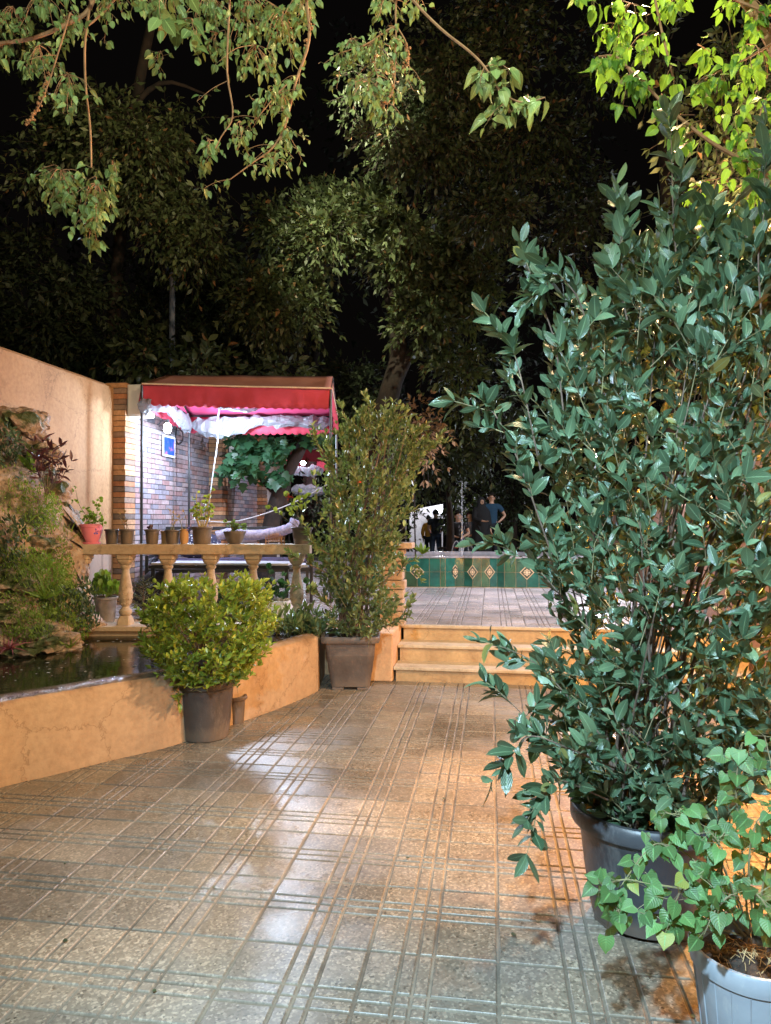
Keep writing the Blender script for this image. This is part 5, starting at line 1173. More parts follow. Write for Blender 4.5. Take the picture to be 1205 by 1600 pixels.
# ================================================================ PEOPLE
SKIN = simple('skin', (.52, .30, .20), (.46, .26, .17), .5, 6)
HAIR = simple('black_hair', (.015, .012, .010), None, .6, 30)
def skinmesh(name, V, E, Rr, mat, parent, root=0, sub=2):
    me = bpy.data.meshes.new(name); me.from_pydata([tuple(v) for v in V], E, []); o = bpy.data.objects.new(name, me); link(o, parent)
    sk = o.modifiers.new('skin', 'SKIN'); sk.use_smooth_shade = True
    if not me.skin_vertices: 
        try: me.attributes  # layer is created by the modifier
        except Exception: pass
    if not me.skin_vertices:
        import bmesh
        bm = bmesh.new(); bm.from_mesh(me); bm.verts.layers.skin.verify(); bm.to_mesh(me); bm.free()
    for i, r in enumerate(Rr):
        sv = me.skin_vertices[0].data[i]; sv.radius = (r, r) if not hasattr(r, '__len__') else r; sv.use_root = (i == root)
    s_ = o.modifiers.new('sub', 'SUBSURF'); s_.levels = sub; s_.render_levels = sub
    me.materials.append(mat); return o
def person(label, p, rz, J, top, bottom, hair=True, group=None, shirt_long=False, H=1.0, extra=None):
    t = thing('person', label, 'person', p, rz, group); t.scale = (H, H, H)
    base = dict(pel=(0, 0, .95), bel=(0, 0, 1.10), che=(0, 0, 1.32), nb=(0, 0, 1.45), nk=(0, -.005, 1.51), hd=(0, -.015, 1.60), ht=(0, -.01, 1.68),
        shl=(-.18, 0, 1.40), shr=(.18, 0, 1.40), ell=(-.24, .02, 1.13), elr=(.24, .02, 1.13), wrl=(-.25, -.05, .88), wrr=(.25, -.05, .88),
        hil=(-.09, 0, .90), hir=(.09, 0, .90), knl=(-.10, -.01, .50), knr=(.10, -.01, .50), anl=(-.11, .02, .09), anr=(.11, .02, .09), tol=(-.12, -.15, .035), tor=(.12, -.15, .035))
    base.update(J); B = {k: Vector(v) for k, v in base.items()}
    r = dict(pel=(.155, .11), bel=(.14, .10), che=(.165, .11), nb=.07, nk=.055, hd=(.078, .095), ht=.06, shl=.055, shr=.055, ell=.042, elr=.042, wrl=.028, wrr=.028, hil=.085, hir=.085, knl=.058, knr=.058, anl=.04, anr=.04, tol=.032, tor=.032)
    V = []; Rr = []; ix = {}; E = []
    def add(k, v, rr): ix[k] = len(V); V.append(v); Rr.append(rr)
    for k in B: add(k, B[k], r[k])
    for a, b_ in (('pel', 'bel'), ('bel', 'che'), ('che', 'nb'), ('nb', 'nk'), ('nk', 'hd'), ('hd', 'ht'), ('che', 'shl'), ('che', 'shr'), ('shl', 'ell'), ('shr', 'elr'), ('ell', 'wrl'), ('elr', 'wrr'), ('pel', 'hil'), ('pel', 'hir'), ('hil', 'knl'), ('hir', 'knr'), ('knl', 'anl'), ('knr', 'anr'), ('anl', 'tol'), ('anr', 'tor')): E.append((ix[a], ix[b_]))
    for s, w, e in ((-1, 'wrl', 'ell'), (1, 'wrr', 'elr')):
        d = (B[w]-B[e]).normalized(); side = d.cross(Vector((0, 1, 0))); side = side.normalized() if side.length > .1 else Vector((1, 0, 0)); cr = d.cross(side)
        add(w+'p', B[w]+d*.07, .030); E.append((ix[w], ix[w+'p']))
        for f, (o_, L_) in enumerate(((-.030, .072), (-.010, .084), (.011, .078), (.030, .060))):
            q = B[w]+d*.09+cr*o_*1.0; add(w+'f%d' % f, q+d*.02, .0095); add(w+'g%d' % f, q+d*L_*.6+side*.012, .0085); add(w+'h%d' % f, q+d*L_+side*.028, .007)
            E += [(ix[w+'p'], ix[w+'f%d' % f]), (ix[w+'f%d' % f], ix[w+'g%d' % f]), (ix[w+'g%d' % f], ix[w+'h%d' % f])]
        add(w+'t', B[w]+d*.06-cr*.045, .010); add(w+'u', B[w]+d*.095-cr*.055, .008); E += [(ix[w+'p'], ix[w+'t']), (ix[w+'t'], ix[w+'u'])]
    body = skinmesh('body', V, E, Rr, SKIN, t, 0, 2)
    # face and ears
    m_ = MB(); h = B['hd']
    m_.add([h+Vector(q) for q in ((-.014, -.085, -.01), (.014, -.085, -.01), (0, -.118, -.012), (0, -.088, .035))], [(0, 1, 2), (1, 3, 2), (3, 0, 2)])
    for s in (-1, 1): m_.lathe([(.012, -.03), (.020, 0), (.012, .03)], 8, c=(h.x+s*.082, h.y+.01, h.z))
    m_.build('nose_and_ears', SKIN, t, smooth=True)
    m_ = MB()
    for s in (-1, 1): m_.lathe([(.004, -.007), (.011, 0), (.004, .007)], 8, c=(h.x+s*.032, h.y-.088, h.z+.02))
    m_.tube([h+Vector((-.022, -.088, -.045)), h+Vector((0, -.093, -.047)), h+Vector((.022, -.088, -.045))], .005, 5); m_.build('eyes_and_mouth', HAIR, t)
    if hair:
        vs = []; fs = []
        m_ = MB(); hv = []
        for q in IV:
            f = 1.0; z = q.z; rr = 1+.05*noise.noise(q*6)
            y_ = q.y if q.y > -.55 or z > .55 else -.35
            hv.append((h.x+q.x*.106*rr, h.y+.014+y_*.122*rr, h.z+.040+max(z, -.55)*.118*rr))
        m_.add(hv, [f_ for f_ in IF if sum(IV[i].z for i in f_)/3 > -.4 and (sum(IV[i].y for i in f_)/3 > -.35 or sum(IV[i].z for i in f_)/3 > .42)]); m_.build('hair', HAIR, t, smooth=True)
    g = .022
    def cl(nm, keys, edges, mat, mul=1.0, ex=g, sub=2):
        ki = {k: i for i, (k, _, _) in enumerate(keys)}
        return skinmesh(nm, [v for _, v, _ in keys], [(ki[a], ki[b_]) for a, b_ in edges], [(x[0]+ex, x[1]+ex) if hasattr(x, '__len__') else x+ex for _, _, x in keys], mat, t, 0, sub)
    el = 1.0 if shirt_long else .62
    sl = B['shl'].lerp(B['ell'], el); sr = B['shr'].lerp(B['elr'], el)
    ks = [('bel', B['bel'], r['bel']), ('pel', B['pel']+Vector((0, 0, -.03)), r['pel']), ('che', B['che'], r['che']), ('uc', B['che'].lerp(B['nb'], .55), (.125, .095)), ('nb', B['nb']+Vector((0, 0, .005)), .062), ('shl', B['shl'], .058), ('shr', B['shr'], .058), ('sl', sl, .055), ('sr', sr, .055)]
    ed = [('bel', 'pel'), ('bel', 'che'), ('che', 'uc'), ('uc', 'nb'), ('uc', 'shl'), ('uc', 'shr'), ('shl', 'sl'), ('shr', 'sr')]
    if shirt_long:
        ks += [('wl', B['wrl'], .03), ('wr', B['wrr'], .03)]; ed += [('sl', 'wl'), ('sr', 'wr')]
    cl('shirt', ks, ed, top)
    ks = [('pel', B['pel'], r['pel'])]+[(k, B[k], r[k]) for k in ('hil', 'hir', 'knl', 'knr')]+[('al', B['anl']+Vector((0, 0, .02)), .045), ('ar', B['anr']+Vector((0, 0, .02)), .045)]
    cl('trousers', ks, [('pel', 'hil'), ('pel', 'hir'), ('hil', 'knl'), ('hir', 'knr'), ('knl', 'al'), ('knr', 'ar')], bottom, ex=.016)
    for s, a, b_ in ((-1, 'anl', 'tol'), (1, 'anr', 'tor')): skinmesh('shoe', [B[a]+Vector((0, .03, -.045)), B[a].lerp(B[b_], .5)+Vector((0, 0, -.02)), B[b_]], [(0, 1), (1, 2)], [.048, .045, .038], HAIR, t, 0, 1)
    return t
C_NAVY = simple('dark_navy_cloth', (.016, .022, .035), None, .9, 6); C_JEAN = simple('jeans', (.03, .045, .085), (.02, .03, .06), .9, 9); C_YEL = simple('mustard_cloth', (.50, .26, .04), None, .9, 6)
C_BLUE = simple('petrol_tshirt', (.014, .055, .10), (.010, .04, .08), .9, 6); C_BLK = simple('black_cloth_garment', (.008, .008, .010), None, .9, 6); C_GREY = simple('grey_cloth', (.16, .17, .20), (.10, .11, .13), .9, 6)
ZC = .10
person('man seen from behind in a dark shirt and jeans, standing beyond the fountain', atz(681, 23.0, ZC), math.pi+.1, dict(wrl=(-.16, -.22, 1.02), ell=(-.25, -.02, 1.14), wrr=(.17, -.22, 1.02), elr=(.25, -.02, 1.14)), C_NAVY, C_JEAN, group='people standing beyond the fountain')
person('person in a mustard top mostly hidden behind the man in dark clothes', atz(670.5, 23.6, ZC), math.pi-.3, {}, C_YEL, C_NAVY, group='people standing beyond the fountain', shirt_long=True, H=.90)
person('man in a petrol blue T-shirt with a hand on his hip, beyond the fountain', atz(768, 18.6, ZT), .15, dict(elr=(.36, .06, 1.16), wrr=(.19, -.02, 1.0), ell=(-.27, -.02, 1.15), wrl=(-.22, -.2, 1.0)), C_BLUE, C_NAVY, group='people standing beyond the fountain', H=1.02)
wp = atz(752, 18.2, ZT); t = person('person in a long black robe and headscarf, standing before the man in blue', wp, .5, dict(ell=(-.25, -.08, 1.14), wrl=(-.10, -.26, 1.10)), C_BLK, C_BLK, hair=False, group='people standing beyond the fountain', shirt_long=True, H=.95)
vs = []; prof = [(.30, .03), (.29, .3), (.26, .7), (.25, 1.0), (.235, 1.25), (.215, 1.40), (.13, 1.50), (.115, 1.58), (.11, 1.66), (.07, 1.73), (.005, 1.75)]; K = 40
for i, (r_, z) in enumerate(prof):
    for k in range(K):
        a = 2*math.pi*k/K; f = 1+.07*math.sin(a*7+z)*max(0, 1.2-z)+.03*noise.noise(Vector((a*2, z*2, 0))); y_ = math.sin(a)*r_*f*.72
        if 1.52 < z < 1.70 and y_ < -.05: y_ = -.055
        vs.append((math.cos(a)*r_*f, y_, z))
m_ = MB(); m_.add(vs, [(i*K+k, i*K+(k+1) % K, (i+1)*K+(k+1) % K, (i+1)*K+k) for i in range(len(prof)-1) for k in range(K)]); m_.build('robe', C_BLK, t, smooth=True)
sit = dict(pel=(0, 0, .52), bel=(0, -.03, .68), che=(0, -.08, .88), nb=(0, -.10, 1.0), nk=(0, -.11, 1.06), hd=(0, -.13, 1.15), ht=(0, -.13, 1.23), shl=(-.18, -.08, .96), shr=(.18, -.08, .96), ell=(-.25, -.18, .74), elr=(.25, -.18, .74), wrl=(-.12, -.38, .68), wrr=(.12, -.38, .68), hil=(-.10, -.05, .50), hir=(.10, -.05, .50), knl=(-.14, -.45, .50), knr=(.14, -.45, .50), anl=(-.14, -.42, .10), anr=(.14, -.42, .10), tol=(-.14, -.58, .04), tor=(.14, -.58, .04))
def bench(px, D, rz, lab):
    p = atz(px, D, ZT); t = thing('bench', lab, 'bench', p, rz); m_ = MB(); m_.box((-.5, -.2, .36), (.5, .2, .40)); m_.build('seat', MT['bark'], t, bevel=.01)
    for s in (-.42, .42): m_ = MB(); m_.box((s-.03, -.17, 0), (s+.03, .17, .358)); m_.build('leg', MT['metal_black'], t)
    return p
pb = bench(716, 17.6, .1, 'dark bench behind the water jet, with someone in black sitting on it'); person('person in dark clothes sitting on a bench behind the water jet', pb, .1, sit, C_BLK, C_NAVY, group='people sitting beyond the fountain')
pb = bench(737, 18.6, -.3, 'dark bench beside the robed figure, with someone in grey sitting on it'); person('person in grey clothes sitting on a bench beside the robed figure', pb, -.3, sit, C_GREY, C_GREY, group='people sitting beyond the fountain')
b = MB(); b.add([atz(706, 13.9, zt+.004)+Vector((x, y, z)) for x, y, z in ((0, 0, 0), (.14, 0, 0), (.14, .12, 0), (0, .12, 0), (.01, .01, .03), (.13, .01, .03), (.13, .11, .03), (.01, .11, .03))], [(0, 3, 2, 1), (4, 5, 6, 7), (0, 1, 5, 4), (1, 2, 6, 5), (2, 3, 7, 6), (3, 0, 4, 7)])
ob = b.build('cloth', simple('red_cloth', (.5, .03, .03), None, .8)); ob.location = atz(706, 17.0, ZT)-atz(706, 13.9, zt+.004)+Vector((0, 0, .40)); tag(ob, 'small red cloth lying near the seated people beyond the fountain', 'cloth')

# ================================================================ TREES behind
SUBR = .34
def crown(t, blobs, lsize, tmpl, mat, k=9, tl=(.25, .55), droop=.25, name='crown', sub=7):
    A = []; T = []; L = []
    for px, py, D, rx, ry, n_ in blobs:
        cs = [(px+random.gauss(0, rx*.45), py+random.gauss(0, ry*.45), D+random.gauss(0, .35)) for _ in range(sub)]
        for i in range(n_):
            cx, cy, cd = random.choice(cs); s_ = .42
            o_ = Vector((random.gauss(0, 1), random.gauss(0, 1), random.gauss(0, 1))); o_ = o_.normalized()*random.random()**.35
            s_ = SUBR; c = at(cx, cy, cd); p = c+Vector((o_.x*rx*s_*D/FPX, o_.y*rx*s_*D/FPX*.7, o_.z*ry*s_*D/FPX))
            A.append(p); T.append((o_*.8+Vector((0, -.1, .25-droop*random.random()*2))).normalized()); L.append(random.uniform(*tl))
    A, T, L = A3(A), A3(T), np.array(L); P, D_, Mi, E = twig_leaves(A, T, L, k, spread=.9, sag=droop, tipup=-droop)
    ob = hang(leaves(name, P, D_, lsize*rng.uniform(.6, 1.25, len(P)), tmpl, mat), t); tw = sticks('twigs', A, E, .006, .003, MT['bark'], C=Mi); tw.parent = ob
    return ob
def tree(label, base, trunk, blobs, lsize, mat, **kw):
    t = thing('tree', label, 'tree', base, group=kw.pop('group', 'trees behind the garden'))
    stems_obj('trunk', trunk, MT['bark'], t, 12); crown(t, blobs, lsize, kw.pop('tmpl', T_FAR), mat, **kw); return t
b0 = atz(600, 13.2, ZT)
tree('broad tree with a forked leaning trunk and dense dim crown in mid garden', b0,
     [([b0, at(590, 700, 13.2), at(606, 625, 13.1), at(622, 560, 13.0), at(618, 500, 12.9), at(600, 420, 12.8)], .26, .10), ([at(608, 618, 13.1), at(636, 560, 13.0), at(668, 515, 12.9), at(700, 450, 12.8)], .14, .06), ([at(622, 640, 13.1), at(650, 690, 12.9), at(668, 650, 12.8)], .04, .02)],
     [(470, 340, 12.3, 90, 50, 420), (440, 480, 12.3, 66, 56, 300), (555, 330, 12.5, 60, 44, 220), (630, 370, 12.4, 80, 50, 330), (690, 460, 12.2, 76, 50, 360), (735, 400, 12.6, 50, 50, 170), (705, 570, 12.6, 56, 34, 120)], .135, L_TREE, k=13)
crown_b = [(648, 668, 12.2, 30, 36, 50), (664, 695, 12.2, 16, 22, 24)]
t = thing('shrub', 'small shrub with dry brown leaves beside the leaning trunk', 'plant', atz(672, 12.2, ZT)); crown(t, crown_b, .13, T_FAR, L_AGED, k=7, sub=5, name='foliage'); stems_obj('stems', [([atz(650, 12.3, ZT), at(648, 760, 12.3), at(655, 700, 12.2)], .015, .008)], MT['bark'], t)
b0 = atz(1050, 10.0, ZT)
tree('big dim tree whose drooping crown fills the darkness at the upper right', b0, [([b0, at(1060, 600, 10.3), at(1050, 300, 10.4), at(1020, 60, 10.6), at(950, -100, 10.4)], .22, .10)],
     [(620, 190, 9.4, 80, 40, 260), (690, 120, 9.5, 90, 60, 260), (720, 230, 9.5, 70, 50, 240), (800, 120, 9.8, 90, 80, 240), (840, 240, 9.8, 80, 60, 260), (780, 310, 9.7, 80, 40, 240), (900, 330, 9.9, 60, 60, 160), (580, 110, 9.5, 40, 60, 90), (760, 30, 9.8, 120, 50, 200), (930, 100, 10.2, 60, 100, 120), (850, 420, 10.5, 60, 50, 90)], .10, L_TREE3, k=10, tl=(.2, .45), droop=.35)
b0 = atz(170, 14.5, 0)
tree('tall tree with drooping yellowish clusters behind the orange wall', b0, [([b0, at(175, 560, 14.2), at(190, 350, 13.2), at(215, 150, 12.4), at(240, 20, 12.2)], .15, .07), ([at(180, 200, 12.1), at(250, 130, 12), at(330, 150, 11.9)], .06, .012), ([at(215, 250, 12), at(216, 300, 12), at(224, 350, 12), at(207, 400, 12)], .025, .01), ([at(200, 260, 12), at(204, 330, 12)], .02, .008)],
     [(190, 190, 11.9, 80, 50, 300), (240, 230, 11.8, 70, 45, 260), (230, 300, 11.9, 60, 40, 160), (100, 200, 12, 60, 50, 120), (90, 250, 12.2, 60, 40, 100), (280, 330, 12.0, 50, 40, 130), (310, 380, 12.2, 60, 40, 130), (40, 60, 12.5, 60, 40, 60)], .13, L_TREE, k=9, droop=.45)
b0 = atz(-40, 14, 0)
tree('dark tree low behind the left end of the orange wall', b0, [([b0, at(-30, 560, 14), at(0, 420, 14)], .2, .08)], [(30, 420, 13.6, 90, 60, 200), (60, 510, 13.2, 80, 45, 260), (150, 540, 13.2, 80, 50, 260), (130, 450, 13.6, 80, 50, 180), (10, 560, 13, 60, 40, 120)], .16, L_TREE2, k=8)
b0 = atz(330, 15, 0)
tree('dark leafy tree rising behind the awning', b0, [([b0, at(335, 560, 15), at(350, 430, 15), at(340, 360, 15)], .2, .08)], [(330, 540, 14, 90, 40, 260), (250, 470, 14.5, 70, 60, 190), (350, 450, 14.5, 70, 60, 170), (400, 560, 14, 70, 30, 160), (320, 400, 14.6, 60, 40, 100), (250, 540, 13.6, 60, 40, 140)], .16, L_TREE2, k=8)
b0 = atz(300, 12.2, ZT)
tree('young tree with pale green leaves just above the awning roof', b0, [([b0, at(305, 700, 12.2), at(315, 600, 12.2)], .05, .03)], [(320, 578, 11.9, 40, 16, 60), (440, 582, 12.2, 40, 14, 40), (225, 560, 12.2, 50, 20, 60)], .17, L_TREE, k=7, tmpl=T_SMALL)
b0 = atz(480, 19, ZT)
tree('dim tree far behind, between the awning and the middle tree', b0, [([b0, at(490, 600, 19), at(500, 480, 19)], .2, .08)], [(520, 640, 15.5, 60, 60, 160), (560, 600, 15.5, 50, 60, 120), (470, 620, 16, 60, 40, 100)], .17, L_TREE2, k=8)
for i, (px, D, lab, bl) in enumerate([(700, 15.6, 'dark bushy tree hanging low over the fountain jets', [(690, 715, 15.2, 70, 34, 200), (745, 690, 15.4, 60, 50, 200), (650, 735, 15.4, 30, 26, 70), (760, 640, 15.6, 60, 60, 100)]),
        (800, 21.5, 'dark bushes behind the man in blue', [(790, 790, 21.5, 50, 60, 180), (725, 800, 22.5, 30, 50, 120), (840, 760, 21, 50, 80, 160)]),
        (625, 21, 'dark shrub left of the lit court wall', [(622, 800, 21, 22, 60, 110), (645, 755, 22, 34, 26, 60)]), (520, 20, 'hedge far behind the geranium, under the second awning', [(520, 800, 19, 50, 40, 150), (470, 800, 19.5, 40, 26, 90)])]):
    b0 = atz(px, D, .1); tree(lab, b0, [([b0, at(px+4, 830, D), at(px, 760, D)], .12, .05)], bl, .16, L_TREE2, k=8)
for i, (px, D, bl) in enumerate([(250, 22, [(150, 330, 20, 260, 200, 220), (420, 450, 20, 220, 160, 200)]), (620, 24, [(640, 200, 22, 300, 200, 220), (560, 650, 22, 200, 100, 200), (800, 560, 22, 200, 150, 200)])]):
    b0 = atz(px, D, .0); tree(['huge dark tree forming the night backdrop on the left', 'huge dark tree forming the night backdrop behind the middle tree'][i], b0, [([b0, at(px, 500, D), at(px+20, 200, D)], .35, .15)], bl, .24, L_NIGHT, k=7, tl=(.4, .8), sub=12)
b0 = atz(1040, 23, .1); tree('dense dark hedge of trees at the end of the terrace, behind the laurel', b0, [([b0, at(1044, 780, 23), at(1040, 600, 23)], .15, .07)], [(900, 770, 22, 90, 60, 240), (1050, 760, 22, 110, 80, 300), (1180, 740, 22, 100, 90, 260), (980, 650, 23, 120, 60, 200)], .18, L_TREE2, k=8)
# pole
p = atz(268, 13, ZT); q = MB(); q.tube([(0, 0, 0), (0, 0, at(262, 425, 13).z-ZT)], [.07, .05], 12); ob = q.build('pole', simple('blue_grey_pole', (.20, .24, .34), (.13, .16, .24), .6, 5)); ob.location = p; tag(ob, 'thin bluish pole rising behind the awning into the trees', 'pole')
# climber / hedge along the right wall
t = thing('hedge', 'dark leafy climber over the wall behind the big potted laurel', 'plant', (2.2, 5.0, 0))
crown(t, [(1150, 470, 5.6, 90, 120, 220), (1100, 330, 6.2, 80, 90, 160), (1180, 250, 5.2, 80, 120, 180), (960, 480, 8.5, 70, 100, 120), (1140, 120, 5.5, 100, 80, 160)], .085, T_FAR, L_TREE, k=9, tl=(.15, .35), name='foliage')

# ================================================================ OVERHANGING BRANCHES (near)
def branch_tree(label, cat, base, limbs, branches, mat, lsize, tmpl, fruits=(), group=None, seedl=1, dens=1.0, clumps=()):
    t = thing('overhanging_tree', label, cat, base, group=group)
    paths = [([Vector(q) for q in pts], r0, r1) for pts, r0, r1 in limbs]; P = []; Dv = []; Ss = []; pk = MB()
    def leafat(c, s, out=1.0):
        o_ = Vector((random.gauss(0, 1), random.gauss(0, 1), random.gauss(-.2, .7))).normalized()*random.uniform(.012, .035)*out
        q = c+o_; pk.tube([c, q], .0008, 3, cap=False); P.append(q); Dv.append(o_.normalized()*.6+Vector((random.gauss(0, .25), -.12+random.gauss(0, .25), -.75))); Ss.append(s*random.uniform(.36, .88))
    for pts, r0, r1, dn, tw, s in branches:
        W_ = [at(*q) for q in pts]; paths.append((W_, r0, r1)); c = catmull(W_, 6)
        for i in range(1, len(c)):
            if dn > 0 and random.random() < dn:
                leafat(c[i], s)
            if tw > 0 and random.random() < tw:
                d = Vector((random.gauss(0, 1), random.gauss(0, .8), random.gauss(-.3, .5))).normalized(); L_ = random.uniform(.05, .17); e = c[i]+d*L_+Vector((0, 0, -.02)); mid = c[i].lerp(e, .5)+Vector((0, 0, .01)); paths.append(([c[i], mid, e], .0016, .0008))
                for u in (.35, .5, .65, .8, .9, 1.0, 1.0): leafat(c[i].lerp(e, u), s)
        for u in range(4): leafat(c[-1], s)
    for px, py, D, rx, ry, n_, s in clumps:
        n_ = max(2, int(n_*.72))
        c0 = at(px, py-ry, D)
        for i in range(n_):
            e = at(px+random.gauss(0, rx*.5), py+random.gauss(0, ry*.5), D+random.gauss(0, .10)); mid = c0.lerp(e, .5)+Vector((random.gauss(0, .01), 0, .02)); paths.append(([c0, mid, e], .002, .0009))
            for u in (.55, .7, .8, .9, 1.0, 1.0): leafat(mid.lerp(e, (u-.5)*2) if u > .5 else mid, s)
    stems_obj('branches', paths, MT['bark_red'], t, 6); hang(pk.build('leaf_stalks', MT['twig']), t)
    hang(leaves('foliage', P, Dv, np.array(Ss), tmpl, mat, up=(0, -.9, .5), roll=.45), t)
    if fruits:
        for pts in fruits:
            fm = MB()
            c = catmull([at(*q) for q in pts], 6)
            for p_ in c:
                for k in range(3):
                    o_ = Vector((random.gauss(0, .006), random.gauss(0, .006), random.gauss(0, .006))); r_ = random.uniform(.004, .007)
                    fm.lathe([(.001, -r_), (r_*.8, -r_*.5), (r_, 0), (r_*.8, r_*.5), (.001, r_)], 6, c=tuple(p_+o_))
            hang(fm.build('catkin', simple('dry_fruit', (.42, .22, .10), (.28, .13, .06), .8, 60), smooth=True), t)
    return t
BB = Vector((-3.6, .6, 0)); LZ = at(300, -260, 3.6)
limbs = [([BB, BB+Vector((.1, .1, 1.8)), BB+Vector((.5, .8, 3.4)), at(-100, -200, 3.4), at(250, -170, 3.5), at(560, -140, 3.4), at(800, -160, 3.2)], .13, .03)]
br = [([(-60, 80, 3.3), (0, 68, 3.3), (50, 60, 3.3), (100, 40, 3.3), (140, 13, 3.3), (150, -40, 3.35), (160, -170, 3.45)], .008, .010, .25, .25, .06),
      ([(150, -60, 3.35), (141, 7, 3.3), (133, 66, 3.28), (134, 133, 3.27), (141, 199, 3.26), (143, 262, 3.25)], .0065, .0045, .0, .0, .06),
      ([(138, 40, 3.3), (150, 30, 3.3), (168, 12, 3.3), (190, -14, 3.3)], .004, .006, .2, .2, .055),
      ([(110, 20, 3.2), (90, 86, 3.2), (76, 130, 3.2), (62, 165, 3.2), (44, 192, 3.2)], .004, .002, .2, .15, .05),
      ([(362, -150, 3.2), (360, -30, 3.1), (358, 20, 3.1), (355, 113, 3.1), (364, 180, 3.1), (345, 215, 3.1), (325, 255, 3.1)], .006, .002, .35, .18, .058),
      ([(470, -150, 3.3), (478, -10, 3.2), (483, 62, 3.2), (462, 129, 3.2), (446, 195, 3.2), (425, 232, 3.2), (398, 252, 3.2), (360, 280, 3.2)], .008, .002, .4, .20, .052),
      ([(450, 130, 3.2), (430, 150, 3.2), (410, 175, 3.2), (385, 200, 3.2)], .003, .0015, .3, .5, .05), ([(446, 195, 3.2), (440, 215, 3.2), (430, 235, 3.2)], .003, .001, .3, .3, .05),
      ([(640, -140, 3.2), (620, -10, 3.1), (619, 50, 3.1), (618, 104, 3.1), (613, 145, 3.1), (594, 172, 3.1)], .005, .002, .35, .25, .045),
      ([(619, 40, 3.1), (600, 50, 3.1), (578, 66, 3.05), (552, 76, 3.05), (529, 84, 3.05)], .004, .0015, .5, .4, .045), ([(585, 60, 3.1), (585, 100, 3.1), (590, 125, 3.1), (575, 150, 3.1)], .003, .0015, .3, .5, .045), ([(620, 40, 3.1), (636, 70, 3.1), (640, 110, 3.1)], .003, .0015, .2, .2, .045),
      ([(600, -60, 2.7), (645, 0, 2.65), (690, 46, 2.6), (732, 79, 2.55), (757, 104, 2.5), (778, 137, 2.5), (800, 155, 2.48), (825, 160, 2.46), (852, 152, 2.45)], .006, .002, .12, .0, .07),
      ([(757, 104, 2.5), (752, 118, 2.5), (750, 130, 2.5)], .002, .001, .6, 0, .075), ([(778, 137, 2.5), (785, 160, 2.48), (800, 175, 2.48)], .002, .001, .8, .3, .07), ([(757, 104, 2.5), (780, 100, 2.48), (795, 108, 2.47)], .002, .001, .5, 0, .08)]
cl = [(60, 15, 3.3, 60, 26, 22, .055), (20, 40, 3.35, 40, 30, 16, .05), (60, 100, 3.3, 40, 30, 18, .055), (105, 145, 3.2, 34, 30, 16, .055), (95, 300, 3.25, 42, 34, 34, .058), (150, 320, 3.25, 36, 34, 30, .06), (140, 365, 3.25, 22, 22, 16, .06), (175, 270, 3.2, 20, 20, 6, .07),
      (110, 60, 3.3, 30, 40, 12, .055), (260, 20, 3.0, 26, 36, 12, .09), (300, 55, 3.0, 28, 26, 8, .09), (320, 30, 3.3, 50, 40, 26, .055), (390, 30, 3.3, 50, 40, 30, .055), (440, 60, 3.3, 40, 44, 30, .055), (400, 110, 3.3, 40, 40, 22, .052), (470, 20, 3.3, 36, 36, 20, .055), (440, 170, 3.3, 26, 28, 12, .05), (340, 75, 3.3, 30, 24, 12, .05), (250, 100, 3.3, 14, 18, 5, .055), (375, 215, 3.15, 14, 26, 8, .05), (330, 235, 3.1, 16, 16, 6, .055),
      (600, 20, 3.15, 40, 22, 16, .045), (590, 90, 3.1, 26, 20, 12, .045), (575, 145, 3.05, 24, 18, 10, .048), (550, 75, 3.05, 22, 12, 8, .046), (650, 10, 3.1, 20, 14, 6, .045), (825, 165, 2.46, 16, 10, 4, .07), (180, 10, 3.4, 40, 20, 12, .055), (220, 0, 3.4, 30, 20, 10, .055)]
branch_tree('mulberry tree at the upper left, drooping twigs and catkins lit against the night', 'tree', BB, limbs, br, L_MULB, .055, T_MULB,
            fruits=[[(78, 115, 3.2), (66, 150, 3.2), (55, 175, 3.2), (44, 192, 3.2)], [(613, 100, 3.1), (613, 145, 3.1), (596, 170, 3.1)], [(636, 70, 3.1), (636, 90, 3.1), (632, 108, 3.1)], [(480, 10, 3.2), (486, 40, 3.2), (478, 70, 3.2)]], clumps=cl)
RB = Vector((2.0, 2.6, 0))
limbs = [([RB, RB+Vector((.02, .1, 1.4)), at(1290, 400, 2.9), at(1260, 200, 2.9), at(1180, 20, 3.0), at(1060, -120, 3.1)], .05, .02)]
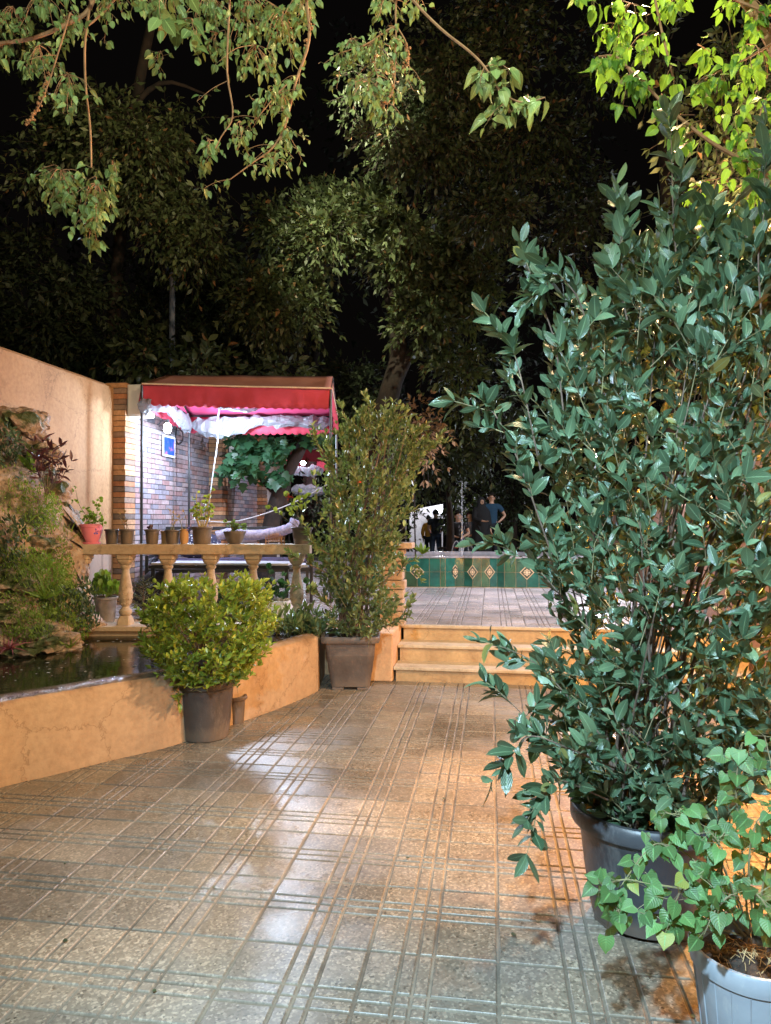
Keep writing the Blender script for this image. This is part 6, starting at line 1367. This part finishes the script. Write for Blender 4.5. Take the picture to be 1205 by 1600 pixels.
br = [([(1010, -90, 3.0), (1024, 0, 2.95), (1038, 65, 2.9), (1053, 124, 2.9)], .006, .004, .4, .1, .075), ([(1290, 20, 2.9), (1205, 69, 2.85), (1160, 95, 2.8), (1115, 115, 2.8), (1100, 125, 2.8)], .006, .002, .4, .2, .075),
      ([(1290, 330, 2.8), (1205, 280, 2.75), (1174, 259, 2.72), (1109, 221, 2.7), (1068, 189, 2.7), (1040, 165, 2.7), (1012, 136, 2.7), (985, 110, 2.7), (962, 88, 2.7), (935, 88, 2.7)], .009, .003, .35, .25, .075),
      ([(1205, 280, 2.75), (1180, 240, 2.7), (1190, 170, 2.7), (1205, 150, 2.7)], .005, .002, .4, .2, .075), ([(1290, 140, 2.9), (1230, 40, 2.9), (1150, 0, 2.9), (1060, -40, 3.0)], .008, .004, .4, .3, .075)]
cl = [(965, 60, 3.3, 30, 24, 12, .07), (985, 25, 3.35, 30, 20, 9, .075), (1005, 75, 3.2, 26, 22, 8, .075), (945, 105, 3.2, 20, 18, 6, .075), (1060, 10, 3.2, 50, 14, 8, .075), (1150, 10, 3.0, 50, 14, 8, .07), (1090, 90, 2.9, 26, 20, 3, .085), (912, 0, 2.9, 16, 8, 2, .08), (1180, 110, 2.9, 36, 40, 8, .07), (1150, 220, 2.8, 40, 40, 5, .07), (1090, 250, 2.8, 40, 40, 4, .07), (1035, 170, 2.75, 26, 20, 5, .07), (1190, 300, 2.8, 30, 50, 8, .07), (1120, 330, 3.0, 50, 50, 12, .07), (1190, 420, 3.0, 40, 40, 8, .07)]
branch_tree('leafy sapling at the upper right with leaves glowing yellow-green', 'tree', RB, limbs, br, L_MULB2, .075, T_MULB, clumps=cl)
# fallen leaves on the paving
P = []; Dv = []
for px, py in ((103, 1348), (800, 1462), (692, 1248), (336, 1385), (238, 1548), (1080, 1585), (98, 1470), (500, 1120), (640, 1340)):
    q = gp(px, py, .008); P.append(q); Dv.append((random.gauss(0, 1), random.gauss(0, 1), .03))
ob = leaves('fallen_leaves', P, Dv, rng.uniform(.010, .022, len(P)), T_ROUND, L_TREE2, up=(0, 0, 1), roll=.1); tag(ob, 'few small fallen leaves and crumbs scattered on the paving', 'leaves', kind='stuff')
